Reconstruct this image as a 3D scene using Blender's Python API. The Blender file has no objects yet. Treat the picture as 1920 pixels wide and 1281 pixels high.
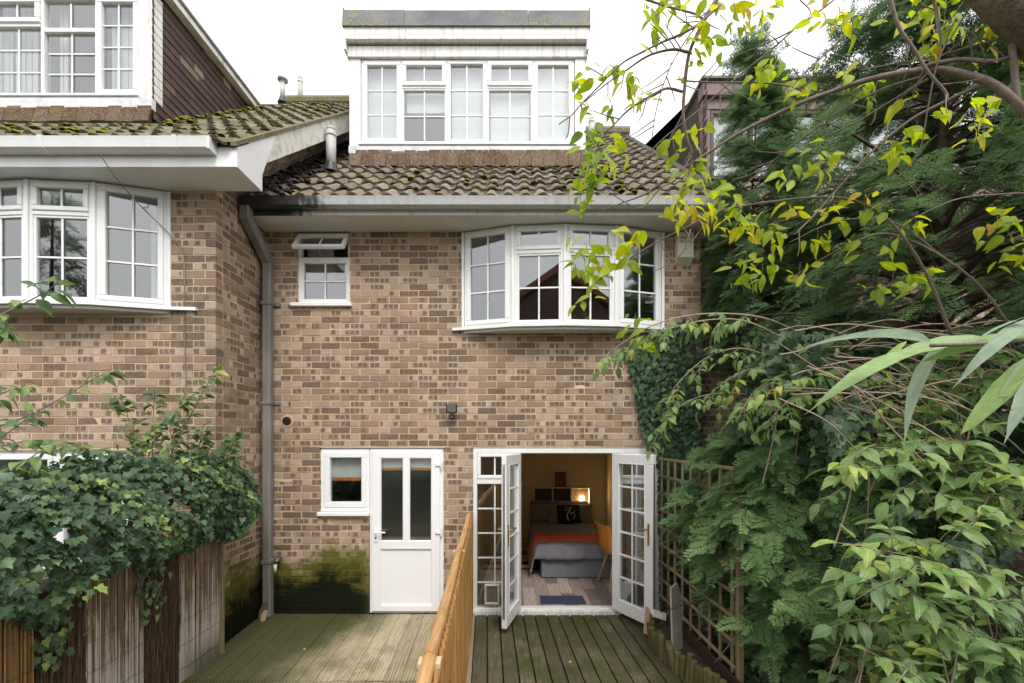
import bpy, math, random
import numpy as np
from mathutils import Matrix, Vector

random.seed(7)
rng = np.random.default_rng(7)
PI = math.pi
S = bpy.context.scene
COL = S.collection

# ------------------------------------------------------------------ camera
F = 830.0            # focal length in photograph pixels
EYE = 2.03
CY = -5.1
HOR = 820.0
cam_d = bpy.data.cameras.new('camera')
cam = bpy.data.objects.new('camera', cam_d)
COL.objects.link(cam)
cam.location = (0, CY, EYE)
cam.rotation_euler = (PI / 2, 0, 0)
cam_d.sensor_width = 36
cam_d.lens = 36 * F / 1920
cam_d.shift_y = (HOR - 640.5) / 1920
cam_d.clip_start = 0.02
cam_d.clip_end = 2000
S.camera = cam

# ------------------------------------------------------------------ world, sun, exposure
w = bpy.data.worlds.new('World')
S.world = w
w.use_nodes = True
nt = w.node_tree
nt.nodes.clear()
SUN_EL, SUN_AZ = math.radians(52), math.radians(162)
sky = nt.nodes.new('ShaderNodeTexSky')
sky.sky_type = 'NISHITA'
sky.sun_disc = False
sky.sun_elevation = SUN_EL
sky.sun_rotation = SUN_AZ
sky.dust_density = 4.0
hs = nt.nodes.new('ShaderNodeHueSaturation')
hs.inputs['Saturation'].default_value = 0.16
nt.links.new(sky.outputs[0], hs.inputs['Color'])
mx = nt.nodes.new('ShaderNodeMix')
mx.data_type = 'RGBA'
mx.inputs[0].default_value = 0.65
nt.links.new(hs.outputs[0], mx.inputs[6])
mx.inputs[7].default_value = (12.0, 12.15, 12.4, 1)     # even cloud cover
bg = nt.nodes.new('ShaderNodeBackground')
bg.inputs['Strength'].default_value = 0.115
nt.links.new(mx.outputs[2], bg.inputs['Color'])
wo = nt.nodes.new('ShaderNodeOutputWorld')
nt.links.new(bg.outputs[0], wo.inputs['Surface'])

sun_d = bpy.data.lights.new('sun', 'SUN')
sun_d.energy = 1.35
sun_d.angle = math.radians(18)
sun_d.color = (1, 0.96, 0.9)
sun = bpy.data.objects.new('sun', sun_d)
COL.objects.link(sun)
sun.location = (-3, -12, 14)
# light travels from the sun (behind the camera, a little right) to the houses
sdir = Vector((-0.31 * math.cos(SUN_EL), 0.95 * math.cos(SUN_EL), -math.sin(SUN_EL)))
sun.rotation_euler = sdir.to_track_quat('-Z', 'Y').to_euler()

S.view_settings.view_transform = 'Standard'
S.view_settings.look = 'None'
S.view_settings.gamma = 1.0
S.view_settings.exposure = 0.72
S.view_settings.use_curve_mapping = False
S.render.engine = 'CYCLES'
S.cycles.use_denoising = True
S.cycles.max_bounces = 8
S.cycles.transparent_max_bounces = 12
S.cycles.sample_clamp_indirect = 8.0

# ------------------------------------------------------------------ helpers
def P(px, py, Z):
    """a point of the photograph at depth Z metres in front of the camera"""
    return Vector(((px - 960) * Z / F, Z + CY, EYE + (HOR - py) * Z / F))
def FX(px): return (px - 960) * 5.1 / F
def FZ(py): return EYE + (HOR - py) * 5.1 / F

WPOS = {}
def link(o, parent=None):
    COL.objects.link(o)
    if parent is not None:
        o.parent = parent
        o.matrix_parent_inverse = Matrix.Translation(-WPOS[parent.name])
        WPOS[o.name] = Vector(o.location)
    else:
        WPOS[o.name] = Vector(o.location)
    return o
def tag(o, label=None, cat=None, group=None, kind=None):
    if label: o['label'] = label
    if cat: o['category'] = cat
    if group: o['group'] = group
    if kind: o['kind'] = kind
    return o
def thing(name, loc, label, cat, group=None):
    o = bpy.data.objects.new(name, None)
    o.location = loc
    o.empty_display_size = 0.2
    link(o)
    return tag(o, label, cat, group)

class MB:
    """collects shapes in world space; build() links them as one mesh object"""
    def __init__(s, M=None):
        s.v = []; s.f = []; s.r = []; s.M = M or Matrix.Identity(4); s.cr = 0.5
    def add(s, vs, fs):
        b = len(s.v)
        s.v += [tuple(s.M @ Vector(p)) for p in vs]
        s.f += [tuple(b + i for i in f) for f in fs]
        s.r += [s.cr] * len(fs)
        return s
    def convex(s, vs, fs):
        c = Vector((0, 0, 0))
        for p in vs: c += Vector(p)
        c /= len(vs)
        out = []
        for f in fs:
            a, b, d = (Vector(vs[f[0]]), Vector(vs[f[1]]), Vector(vs[f[2]]))
            n = (b - a).cross(d - a)
            m = sum((Vector(vs[i]) for i in f), Vector()) / len(f)
            out.append(f if n.dot(m - c) > 0 else tuple(reversed(f)))
        return s.add(vs, out)
    def box(s, x0, y0, z0, x1, y1, z1, c=0.0):
        x0, x1 = min(x0, x1), max(x0, x1); y0, y1 = min(y0, y1), max(y0, y1); z0, z1 = min(z0, z1), max(z0, z1)
        if c <= 0:
            vs = [(x, y, z) for x in (x0, x1) for y in (y0, y1) for z in (z0, z1)]
            fs = [(0, 1, 3, 2), (4, 6, 7, 5), (0, 4, 5, 1), (2, 3, 7, 6), (0, 2, 6, 4), (1, 5, 7, 3)]
            return s.add(vs, fs)
        c = min(c, (x1 - x0) * .45, (y1 - y0) * .45, (z1 - z0) * .45)
        lo = (x0, y0, z0); hi = (x1, y1, z1)
        vs = []; ix = {}
        for sx in (0, 1):
            for sy in (0, 1):
                for sz in (0, 1):
                    sg = (sx, sy, sz)
                    for a in range(3):
                        p = []
                        for k in range(3):
                            e = hi[k] if sg[k] else lo[k]
                            if k != a: e += -c if sg[k] else c
                            p.append(e)
                        ix[(sg, a)] = len(vs); vs.append(tuple(p))
        fs = []
        for a in range(3):
            b, d = [(1, 2), (0, 2), (0, 1)][a]
            for sa in (0, 1):
                q = []
                for sb, sd in ((0, 0), (1, 0), (1, 1), (0, 1)):
                    g = [0, 0, 0]; g[a] = sa; g[b] = sb; g[d] = sd
                    q.append(ix[(tuple(g), a)])
                fs.append(tuple(q))
        for a in range(3):
            b, d = [(1, 2), (0, 2), (0, 1)][a]
            for sb in (0, 1):
                for sd in (0, 1):
                    g0 = [0, 0, 0]; g0[b] = sb; g0[d] = sd
                    g1 = list(g0); g1[a] = 1
                    g0, g1 = tuple(g0), tuple(g1)
                    fs.append((ix[(g0, b)], ix[(g0, d)], ix[(g1, d)], ix[(g1, b)]))
        for sx in (0, 1):
            for sy in (0, 1):
                for sz in (0, 1):
                    fs.append(tuple(ix[((sx, sy, sz), a)] for a in range(3)))
        return s.convex(vs, fs)
    def prism(s, poly, ax, a0, a1):
        """poly (list of 2-tuples) in the plane across axis ax, extruded a0..a1"""
        n = len(poly); vs = []
        for a in (a0, a1):
            for p in poly:
                q = list(p); q.insert(ax, a); vs.append(tuple(q))
        fs = [tuple(range(n - 1, -1, -1)), tuple(range(n, 2 * n))]
        fs += [(i, (i + 1) % n, n + (i + 1) % n, n + i) for i in range(n)]
        area = sum(poly[i][0] * poly[(i + 1) % n][1] - poly[(i + 1) % n][0] * poly[i][1] for i in range(n))
        flip = (area < 0) != (ax == 1) != (a1 < a0)
        if flip: fs = [tuple(reversed(f)) for f in fs]
        return s.add(vs, fs)
    def tube(s, pts, rad, n=6, cap=True):
        pts = [Vector(p) for p in pts]
        if not hasattr(rad, '__len__'): rad = [rad] * len(pts)
        vs = []; fs = []
        up = Vector((0.13, 0.21, 0.97))
        for i, p in enumerate(pts):
            t = (pts[min(i + 1, len(pts) - 1)] - pts[max(i - 1, 0)])
            if t.length < 1e-9: t = Vector((0, 0, 1))
            t.normalize()
            a = t.cross(up)
            if a.length < 1e-3: a = t.cross(Vector((1, 0, 0)))
            a.normalize(); b = t.cross(a)
            up = b.cross(t) if False else up
            for k in range(n):
                th = 2 * PI * k / n
                vs.append(tuple(p + (a * math.cos(th) + b * math.sin(th)) * rad[i]))
        for i in range(len(pts) - 1):
            for k in range(n):
                fs.append((i * n + k, i * n + (k + 1) % n, (i + 1) * n + (k + 1) % n, (i + 1) * n + k))
        if cap:
            fs.append(tuple(range(n - 1, -1, -1)))
            m = (len(pts) - 1) * n
            fs.append(tuple(range(m, m + n)))
        return s.add(vs, fs)
    def build(s, name, mat, parent=None, smooth=False):
        me = bpy.data.meshes.new(name)
        me.from_pydata(s.v, [], s.f)
        at = me.attributes.new('rnd', 'FLOAT', 'FACE')
        at.data.foreach_set('value', s.r)
        me.materials.append(MAT[mat] if isinstance(mat, str) else mat)
        if smooth: me.shade_smooth()
        else: me.shade_flat()
        me.update()
        return link(bpy.data.objects.new(name, me), parent)

def np_mesh(name, V, Fc, mat, rnd=None, uv=None, rnd2=None, smooth=False):
    V = np.asarray(V, dtype=np.float32); Fc = np.asarray(Fc, dtype=np.int32)
    m, k = Fc.shape
    me = bpy.data.meshes.new(name)
    me.vertices.add(len(V)); me.vertices.foreach_set('co', V.ravel())
    me.loops.add(m * k); me.loops.foreach_set('vertex_index', Fc.ravel())
    me.polygons.add(m)
    me.polygons.foreach_set('loop_start', np.arange(0, m * k, k, dtype=np.int32))
    me.polygons.foreach_set('use_smooth', np.full(m, smooth, dtype=bool))
    for nm, arr in (('rnd', rnd), ('rnd2', rnd2)):
        if arr is not None:
            a = me.attributes.new(nm, 'FLOAT', 'FACE')
            a.data.foreach_set('value', np.asarray(arr, dtype=np.float32))
    if uv is not None:
        l = me.uv_layers.new(name='UVMap')
        l.data.foreach_set('uv', np.asarray(uv, dtype=np.float32).ravel())
    me.materials.append(MAT[mat])
    me.update(calc_edges=True)
    return me

def catmull(pts, sub=5):
    pts = [Vector(p) for p in pts]
    if len(pts) < 3: return pts
    out = []
    q = [pts[0] * 2 - pts[1]] + pts + [pts[-1] * 2 - pts[-2]]
    for i in range(1, len(q) - 2):
        for k in range(sub):
            t = k / sub
            out.append(0.5 * ((2 * q[i]) + (q[i + 1] - q[i - 1]) * t + (2 * q[i - 1] - 5 * q[i] + 4 * q[i + 1] - q[i + 2]) * t * t + (3 * q[i] - q[i - 1] - 3 * q[i + 1] + q[i + 2]) * t ** 3))
    out.append(pts[-1])
    return out

# ------------------------------------------------------------------ materials
MAT = {}
class NB:
    def __init__(s, name):
        m = bpy.data.materials.new(name); m.use_nodes = True
        s.m = m; s.t = m.node_tree; s.t.nodes.clear(); MAT[name] = m
        s.out = s.t.nodes.new('ShaderNodeOutputMaterial')
    def n(s, typ, ins=None, **kw):
        d = s.t.nodes.new('ShaderNode' + typ)
        for k, v in kw.items(): setattr(d, k, v)
        for k, v in (ins or {}).items():
            if isinstance(v, bpy.types.NodeSocket): s.t.links.new(v, d.inputs[k])
            else: d.inputs[k].default_value = v
        return d
    def math(s, op, a, b=0.0, c=None):
        i = {0: a, 1: b}
        if c is not None: i[2] = c
        return s.n('Math', i, operation=op).outputs[0]
    def mix(s, f, a, b, blend='MIX'):
        return s.n('Mix', {0: f, 6: a, 7: b}, data_type='RGBA', blend_type=blend).outputs[2]
    def noise(s, vec, scale, detail=3, rough=.55):
        return s.n('TexNoise', {'Vector': vec, 'Scale': scale, 'Detail': detail, 'Roughness': rough}).outputs[0]
    def ramp(s, f, stops, interp='LINEAR'):
        r = s.n('ValToRGB', {0: f}); e = r.color_ramp; e.interpolation = interp
        while len(e.elements) < len(stops): e.elements.new(0.5)
        for el, (p, c) in zip(e.elements, stops):
            el.position = p
            el.color = (c[0], c[1], c[2], 1) if hasattr(c, '__len__') else (c, c, c, 1)
        return r.outputs[0]
    def smooth(s, v, a, b):
        return s.n('MapRange', {0: v, 1: a, 2: b, 3: 0.0, 4: 1.0}, interpolation_type='SMOOTHSTEP').outputs[0]
    def pos(s): return s.n('NewGeometry').outputs['Position']
    def sep(s, v): return s.n('SeparateXYZ', {0: v}).outputs
    def attr(s, nm): return s.n('Attribute', attribute_name=nm).outputs['Fac']
    def vscale(s, v, sc):
        return s.n('Mapping', {'Vector': v, 'Scale': sc}).outputs[0]
    def bump(s, h, st=.4, dist=.01):
        return s.n('Bump', {'Height': h, 'Strength': st, 'Distance': dist}).outputs[0]
    def princ(s, col, rough=.6, normal=None, **ins):
        i = {'Base Color': col, 'Roughness': rough}
        if normal is not None: i['Normal'] = normal
        for k, v in ins.items(): i[k.replace('_', ' ')] = v
        return s.n('BsdfPrincipled', i).outputs[0]
    def surf(s, sh): s.t.links.new(sh, s.out.inputs['Surface']); return s.m
def C(r, g, b): return (r, g, b, 1)

def simple(name, c1, c2=None, scale=6, rough=.6, bump=0.0, bscale=40, stretch=(1, 1, 1), useattr=0.0, **kw):
    b = NB(name)
    p = b.vscale(b.pos(), stretch)
    c2 = c2 or tuple(x * .75 for x in c1)
    f = b.ramp(b.noise(p, scale, 4), [(.3, 0.), (.7, 1.)])
    col = b.mix(f, C(*c1), C(*c2))
    if useattr:
        r = b.attr('rnd')
        v = b.math('MULTIPLY_ADD', r, useattr * 2, 1 - useattr)
        h = b.n('HueSaturation', {'Value': v, 'Color': col})
        col = h.outputs[0]
    nrm = b.bump(b.noise(p, bscale, 3), bump, .01) if bump else None
    return b.surf(b.princ(col, rough, nrm, **kw))

# --- brick and mortar with algae near the ground
def algae(b, col, pos, r=None):
    x, y, z = b.sep(pos)
    n = b.noise(pos, 2.2, 4, .6)
    n2 = b.noise(pos, 22, 4, .7)
    zz = b.math('ADD', z, b.math('MULTIPLY_ADD', n, .9, -.45))
    zz = b.math('ADD', zz, b.math('MULTIPLY_ADD', n2, .40, -.20))
    if r is not None: zz = b.math('ADD', zz, b.math('MULTIPLY_ADD', r, .16, -.08))
    side = b.smooth(x, -1.45, -1.75)
    g = b.math('MULTIPLY', b.smooth(zz, .84, .56), side)
    k = b.math('MULTIPLY', b.smooth(zz, .56, .22), side)
    col = b.mix(b.math('MULTIPLY', g, .92), col, C(.10, .10, .008))
    return b.mix(b.math('MULTIPLY', k, .965), col, C(.006, .008, .004)), k

def brick_mat(name, light, dark, grime=0.0):
    b = NB(name)
    r = b.attr('rnd'); r2 = b.attr('rnd2')
    uv = b.n('UVMap').outputs[0]
    u, v, _ = b.sep(uv)
    pos = b.pos()
    nf = b.noise(pos, 38, 3)
    ud = b.math('ADD', u, b.math('MULTIPLY_ADD', nf, .022, -.011))
    ud = b.math('ADD', ud, b.math('MULTIPLY', r2, .21))
    cell = b.math('FLOOR', b.math('DIVIDE', ud, .058))
    fu = b.math('FRACT', b.math('DIVIDE', ud, .058))
    wn = b.n('TexWhiteNoise', {'Vector': b.n('CombineXYZ', {0: cell, 1: b.math('MULTIPLY', r2, 51.7), 2: b.math('MULTIPLY', r, 17.)}).outputs[0]}, noise_dimensions='3D').outputs[0]
    vi = b.math('ADD', v, b.math('MULTIPLY_ADD', b.noise(pos, 60, 2), .022, -.011))
    inset = b.math('MULTIPLY', b.smooth(vi, .003, .010), b.smooth(vi, .060, .052))
    inset = b.math('MULTIPLY', inset, b.math('MULTIPLY', b.smooth(fu, .02, .14), b.smooth(fu, .99, .88)))
    patch = b.math('MULTIPLY', b.smooth(wn, .55, .60), inset)
    patch = b.math('MULTIPLY', patch, b.math('MULTIPLY', b.smooth(r, .16, .17), b.smooth(r, .90, .89)))
    full = b.math('MULTIPLY', b.smooth(r, .09, .08), b.math('MULTIPLY_ADD', inset, .25, .75))
    base = b.ramp(r, [(0., light[0]), (.09, light[0]), (.10, light[1]), (.25, light[1]), (.30, light[2]), (.55, light[3]), (.75, light[4]), (1., light[5])], 'LINEAR')
    mott = b.noise(pos, 60, 4, .75)
    sp = b.ramp(mott, [(.40, 0.), (.60, 1.)])
    base = b.mix(b.math('MULTIPLY', sp, .40), base, b.mix(.55, base, C(*dark)))
    dk = b.mix(sp, C(*dark), C(dark[0] * 2.1, dark[1] * 2.1, dark[2] * 2.1))
    col = b.mix(b.math('MULTIPLY', patch, .92), base, dk)
    col = b.mix(b.math('MULTIPLY', full, .88), col, dk)
    # weathering over whole wall
    wz = b.ramp(b.noise(b.vscale(pos, (1.6, 1.6, .55)), 1.1, 5, .65), [(.32, .72), (.62, 1.10)])
    col = b.mix(1.0, col, wz, 'MULTIPLY')
    col, k = algae(b, col, pos, r)
    h = b.math('MULTIPLY_ADD', mott, .6, b.math('MULTIPLY', nf, .5))
    return b.surf(b.princ(col, .9, b.bump(h, .55, .006), Specular_IOR_Level=.12))
LIGHT = [(.27, .187, .132), (.33, .23, .163), (.47, .345, .255), (.53, .408, .322), (.415, .292, .209), (.455, .322, .23)]
brick_mat('brick', LIGHT, (.113, .081, .061))
b = NB('mortar')
pos = b.pos()
c = b.mix(b.ramp(b.noise(pos, 25, 4), [(.3, 0.), (.7, 1.)]), C(.68, .525, .325), C(.57, .44, .275))
c = b.mix(1.0, c, b.ramp(b.noise(pos, .9, 4, .6), [(.35, .8), (.65, 1.05)]), 'MULTIPLY')
c, _ = algae(b, c, pos)
b.surf(b.princ(c, .95, b.bump(b.noise(pos, 120, 3), .5, .004), Specular_IOR_Level=.1))

# --- painted / plastic whites
def white(name, col, dirt, amount, scale=5, rough=.35, stretch=(1, 1, .35)):
    b = NB(name)
    p = b.pos()
    n = b.ramp(b.noise(b.vscale(p, stretch), scale, 5, .65), [(.48, 0.), (.78, 1.)])
    c = b.mix(b.math('MULTIPLY', n, amount), C(*col), C(*dirt))
    fn = b.noise(p, 90, 2)
    return b.surf(b.princ(c, rough, b.bump(fn, .04, .003)))
white('upvc', (.80, .80, .795), (.52, .50, .46), .35)
white('upvc_new', (.84, .84, .85), (.72, .72, .72), .2, rough=.28)
white('old_white', (.76, .75, .72), (.24, .21, .16), .7, 5, .6, (4, 2, .35))
white('soffit', (.74, .725, .69), (.40, .37, .31), .45, 3, .65, (1, 1, 1))
white('barge', (.70, .68, .62), (.22, .20, .15), .85, 9, .75, (1, 1, 1))
white('lead_white', (.66, .66, .67), (.36, .36, .37), .7, 9, .6, (1, 1, 1))
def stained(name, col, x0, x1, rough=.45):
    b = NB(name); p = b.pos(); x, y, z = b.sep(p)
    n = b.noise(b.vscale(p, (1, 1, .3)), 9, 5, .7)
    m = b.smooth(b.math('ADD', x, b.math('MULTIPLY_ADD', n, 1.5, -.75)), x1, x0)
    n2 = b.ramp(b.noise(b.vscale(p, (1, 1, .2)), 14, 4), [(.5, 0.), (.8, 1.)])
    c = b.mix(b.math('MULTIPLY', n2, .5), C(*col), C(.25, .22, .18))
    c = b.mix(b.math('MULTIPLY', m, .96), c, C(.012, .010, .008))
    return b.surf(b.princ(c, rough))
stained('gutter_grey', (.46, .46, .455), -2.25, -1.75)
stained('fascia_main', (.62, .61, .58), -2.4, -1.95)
simple('pipe_grey', (.24, .225, .205), (.155, .14, .125), 8, .6, .2, 60, (1, 1, .3))
simple('flue_grey', (.50, .50, .48), (.36, .36, .34), 8, .5)
simple('dark_plastic', (.02, .02, .022), (.035, .035, .035), 10, .45)
simple('black', (.006, .006, .006), (.01, .01, .01), 10, .9)
simple('steel', (.45, .45, .45), (.3, .3, .3), 20, .35, Metallic=.8)
simple('brass', (.62, .42, .14), (.45, .28, .08), 20, .3, Metallic=.9)
simple('cream_plastic', (.70, .66, .50), (.60, .56, .42), 10, .4)
simple('brown_frame', (.070, .038, .030), (.050, .026, .022), 8, .5)
simple('brown_board', (.20, .125, .115), (.15, .095, .088), 6, .6, .15, 30, (6, 1, 1))

# felt roof edge with lichen
b = NB('felt'); p = b.pos()
c = b.mix(b.ramp(b.noise(p, 3, 4), [(.3, 0.), (.7, 1.)]), C(.12, .125, .14), C(.20, .205, .215))
l = b.math('MULTIPLY', b.ramp(b.noise(p, 26, 4, .7), [(.50, 0.), (.60, 1.)]), b.ramp(b.noise(p, 1.6, 3), [(.40, 0.), (.55, 1.)]))
c = b.mix(b.math('MULTIPLY', l, .85), c, C(.30, .28, .08))
b.surf(b.princ(c, .9, b.bump(b.noise(p, 150, 3), .6, .004)))

# concrete pantiles with lichen and moss
def tile_mat(name, cols, moss, mossamt, lich):
    b = NB(name); p = b.pos(); r = b.attr('rnd')
    c = b.ramp(r, [(0., cols[0]), (.5, cols[1]), (1., cols[2])])
    n = b.noise(p, 20, 5, .7)
    c = b.mix(b.math('MULTIPLY', b.ramp(n, [(.4, 0.), (.65, 1.)]), .5), c, C(cols[0][0] * .35, cols[0][1] * .35, cols[0][2] * .38))
    li = b.ramp(b.noise(p, 55, 3, .6), [(.54, 0.), (.66, 1.)])
    c = b.mix(b.math('MULTIPLY', li, lich), c, C(.42, .40, .30))
    mz = b.math('MULTIPLY', b.ramp(b.noise(p, 7, 4, .7), [(.46, 0.), (.60, 1.)]), b.ramp(b.noise(p, .8, 2), [(.38, .25), (.62, 1.)]))
    c = b.mix(b.math('MULTIPLY', mz, mossamt), c, C(*moss))
    h = b.math('ADD', n, b.math('MULTIPLY', mz, 1.2))
    return b.surf(b.princ(c, .95, b.bump(h, .6, .012), Specular_IOR_Level=.12))
tile_mat('tile_main', [(.165, .122, .10), (.22, .175, .143), (.29, .245, .205)], (.20, .19, .035), .42, .5)
tile_mat('tile_left', [(.13, .105, .075), (.19, .165, .115), (.25, .225, .165)], (.14, .145, .022), .85, .45)
tile_mat('tile_right', [(.25, .20, .15), (.32, .27, .20), (.38, .33, .25)], (.2, .19, .05), .3, .5)
tile_mat('plain_tile', [(.13, .075, .052), (.165, .105, .075), (.215, .155, .115)], (.15, .13, .03), .35, .4)
b = NB('hung_tile'); p = b.pos(); r = b.attr('rnd')
c = b.ramp(r, [(0., (.060, .033, .028)), (.6, (.095, .052, .044)), (.9, (.115, .066, .054)), (.93, (.30, .225, .155)), (1., (.36, .28, .2))])
c = b.mix(b.math('MULTIPLY', b.noise(p, 30, 4), .5), c, C(.045, .028, .024))
b.surf(b.princ(c, .85, b.bump(b.noise(p, 60, 3), .4, .006)))
b = NB('moss'); p = b.pos()
c = b.ramp(b.noise(p, 18, 3), [(.3, (.09, .095, .015)), (.55, (.24, .235, .03)), (.75, (.38, .36, .04))])
b.surf(b.princ(c, 1.0, b.bump(b.noise(p, 160, 3), 1.0, .01)))
simple('debris', (.022, .018, .014), (.11, .095, .075), 40, .95, .8, 120)

# timber
def wood(name, c1, c2, green=None, gamt=0, axis=1, rough=.75, gscale=1.2, dark=None, var=.25, thr=(.45, .62), grad=None):
    b = NB(name); p = b.pos(); r = b.attr('rnd')
    st = [16, 16, 16]; st[axis] = 1.0
    off = b.n('VectorMath', {0: p, 1: b.n('CombineXYZ', {0: b.math('MULTIPLY', r, 7.), 1: b.math('MULTIPLY', r, 31.), 2: b.math('MULTIPLY', r, 13.)}).outputs[0]}, operation='ADD').outputs[0]
    g = b.noise(b.vscale(off, tuple(st)), 4, 5, .65)
    c = b.mix(b.ramp(g, [(.35, 0.), (.65, 1.)]), C(*c1), C(*c2))
    c = b.n('HueSaturation', {'Value': b.math('MULTIPLY_ADD', r, 2 * var, 1 - var), 'Color': c}).outputs[0]
    if dark:
        d = b.ramp(b.noise(p, 2.1, 5, .7), [(.52, 0.), (.70, 1.)])
        c = b.mix(b.math('MULTIPLY', d, .7), c, C(*dark))
    if green:
        m = b.ramp(b.noise(p, gscale, 5, .7), [(thr[0], 0.), (thr[1], 1.)])
        if grad:
            x, y, z = b.sep(p)
            s_ = b.math('ADD', b.math('ADD', b.math('MULTIPLY', x, grad[0]), b.math('MULTIPLY', y, grad[1])), b.math('MULTIPLY_ADD', b.noise(p, 1.6, 4), 1.1, -.55))
            m = b.math('MAXIMUM', b.math('MULTIPLY', m, .45), b.smooth(s_, grad[2], grad[3]))
        c = b.mix(b.math('MULTIPLY', m, gamt), c, C(*green))
    return b.surf(b.princ(c, rough, b.bump(g, .35, .006), Specular_IOR_Level=.2))
wood('deck_right', (.125, .105, .066), (.060, .052, .033), (.048, .058, .014), .85, 1, .7, 1.7, (.030, .024, .016), .38, (.42, .60))
wood('deck_left', (.50, .42, .285), (.34, .28, .18), (.060, .066, .024), .95, 1, .6, 1.4, (.10, .085, .045), .2, (.48, .66), (-1.0, 0.35, 1.0, 1.8))
wood('deck_strip', (.50, .39, .25), (.36, .27, .16), (.15, .14, .07), .4, 1)
wood('fence_board', (.36, .20, .072), (.24, .122, .042), None, 0, 2, .6, 1, None, .18)
wood('fence_rail', (.58, .35, .155), (.40, .215, .09), None, 0, 1, .65, 1, (.30, .12, .045), .2)
wood('fence_pale', (.66, .52, .33), (.55, .42, .25), None, 0, 1)
wood('trellis', (.30, .235, .145), (.20, .15, .09), (.12, .11, .04), .45, 2, .85, 3)
wood('log', (.20, .165, .075), (.11, .085, .04), (.10, .115, .022), .75, 2, .9, 5, (.05, .04, .02))
wood('gravel_board', (.060, .040, .031), (.040, .026, .020), None, 0, 1, .8)
wood('plank_grey', (.46, .41, .38), (.36, .31, .28), None, 0, 2, .8, 1, (.28, .2, .17), .1)
b = NB('reed'); p = b.pos(); r = b.attr('rnd'); x, y, z = b.sep(p)
c = b.mix(b.ramp(b.noise(b.vscale(p, (16, 16, 1)), 4, 5, .65), [(.35, 0.), (.65, 1.)]), C(.26, .18, .105), C(.14, .095, .055))
bl = b.math('ADD', b.noise(b.vscale(p, (2, 7, .7)), 2.2, 5, .7), b.math('MULTIPLY_ADD', z, -.42, .30))
bl = b.math('ADD', bl, b.math('MULTIPLY_ADD', r, .30, -.15))
c = b.mix(b.math('MULTIPLY', b.smooth(bl, .48, .66), .8), c, C(.50, .46, .42))
gr = b.math('MULTIPLY', b.smooth(z, .32, .02), b.smooth(y, -1.6, -1.2))
c = b.mix(b.math('MULTIPLY', gr, .8), c, C(.06, .058, .022))
c = b.n('HueSaturation', {'Value': b.math('MULTIPLY_ADD', r, .4, .75), 'Color': c}).outputs[0]
b.surf(b.princ(c, .85, None, Specular_IOR_Level=.2))
wood('reed_orange', (.30, .175, .070), (.18, .10, .04), None, 0, 2, .8, 1, None, .35)
wood('brush', (.125, .082, .052), (.06, .040, .026), None, 0, 2, .95, 1, None, .5)
wood('floorboard', (.38, .31, .28), (.25, .195, .175), None, 0, 1, .5, 1, None, .45)
simple('terracotta_board', (.55, .33, .23), (.47, .27, .18), 7, .8)
simple('stone_pale', (.50, .40, .31), (.40, .33, .24), 12, .9, .3)
simple('soil', (.030, .022, .015), (.065, .050, .034), 14, 1.0, .9, 60)
simple('bark', (.20, .155, .125), (.115, .085, .066), 16, .85, .7, 90, (1, 1, .4))
simple('bark_old', (.20, .165, .10), (.09, .072, .045), 22, .95, 1.0, 70)
simple('twig', (.235, .18, .15), (.15, .11, .09), 30, .8, .4, 150)
simple('twig_pale', (.42, .32, .24), (.28, .20, .14), 30, .8)
simple('conifer_bark', (.085, .055, .038), (.05, .032, .024), 20, .95, .7)
# interior
simple('room_wall', (.82, .66, .40), (.79, .63, .37), 3, .8)
simple('room_grey', (.30, .30, .31), (.26, .26, .27), 3, .8)
simple('room_ceiling', (.75, .73, .68), (.72, .70, .65), 3, .8)
simple('duvet', (.30, .295, .315), (.23, .225, .245), 9, .95, .5, 200)
simple('bed_base', (.23, .24, .275), (.18, .19, .215), 40, .95, .4, 300)
simple('throw', (.78, .13, .05), (.68, .10, .04), 40, .95, .3, 300)
simple('pillow', (.27, .23, .19), (.20, .17, .14), 14, .95)
simple('pillow_dark', (.010, .010, .011), (.018, .018, .018), 14, .9)
simple('cushion_print', (.68, .66, .60), (.55, .53, .48), 30, .9)
simple('shelf_wood', (.78, .74, .64), (.72, .68, .58), 8, .6)
simple('picture_red', (.14, .026, .014), (.30, .075, .024), 16, .5)
simple('chair_orange', (.66, .25, .03), (.60, .22, .025), 6, .4)
simple('chair_leg', (.52, .30, .12), (.42, .23, .08), 12, .5, 0, 40, (1, 1, .2))
simple('mat_blue', (.030, .038, .085), (.045, .055, .11), 60, .95, .5, 300)
simple('blind_white', (.86, .86, .84), (.82, .82, .80), 5, .85)
simple('blind_orange', (.85, .30, .05), (.62, .18, .03), 5, .7)
simple('curtain', (.78, .78, .77), (.66, .66, .66), 5, .9, 0, 40, (9, 9, .2))
simple('worktop', (.35, .25, .15), (.28, .19, .11), 8, .5)
simple('wall_back', (.13, .08, .06), (.09, .055, .042), 4, .9)
simple('roof_red', (.26, .085, .055), (.19, .065, .045), 5, .9)
simple('grass', (.025, .032, .013), (.04, .042, .02), 3, .95, .6, 30)
b = NB('rug'); p = b.pos(); x, y, z = b.sep(p)
wn = b.n('TexWhiteNoise', {'W': b.math('FLOOR', b.math('MULTIPLY', y, 22.))}, noise_dimensions='1D').outputs[0]
b.surf(b.princ(b.ramp(wn, [(0., (.02, .012, .01)), (.25, (.45, .12, .02)), (.45, (.62, .40, .14)), (.6, (.12, .03, .015)), (.8, (.5, .24, .05)), (.9, (.05, .02, .012))], 'CONSTANT'), .95))
b = NB('fairy')
b.surf(b.n('Emission', {'Color': C(1, .66, .25), 'Strength': 200.0}).outputs[0])
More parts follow.
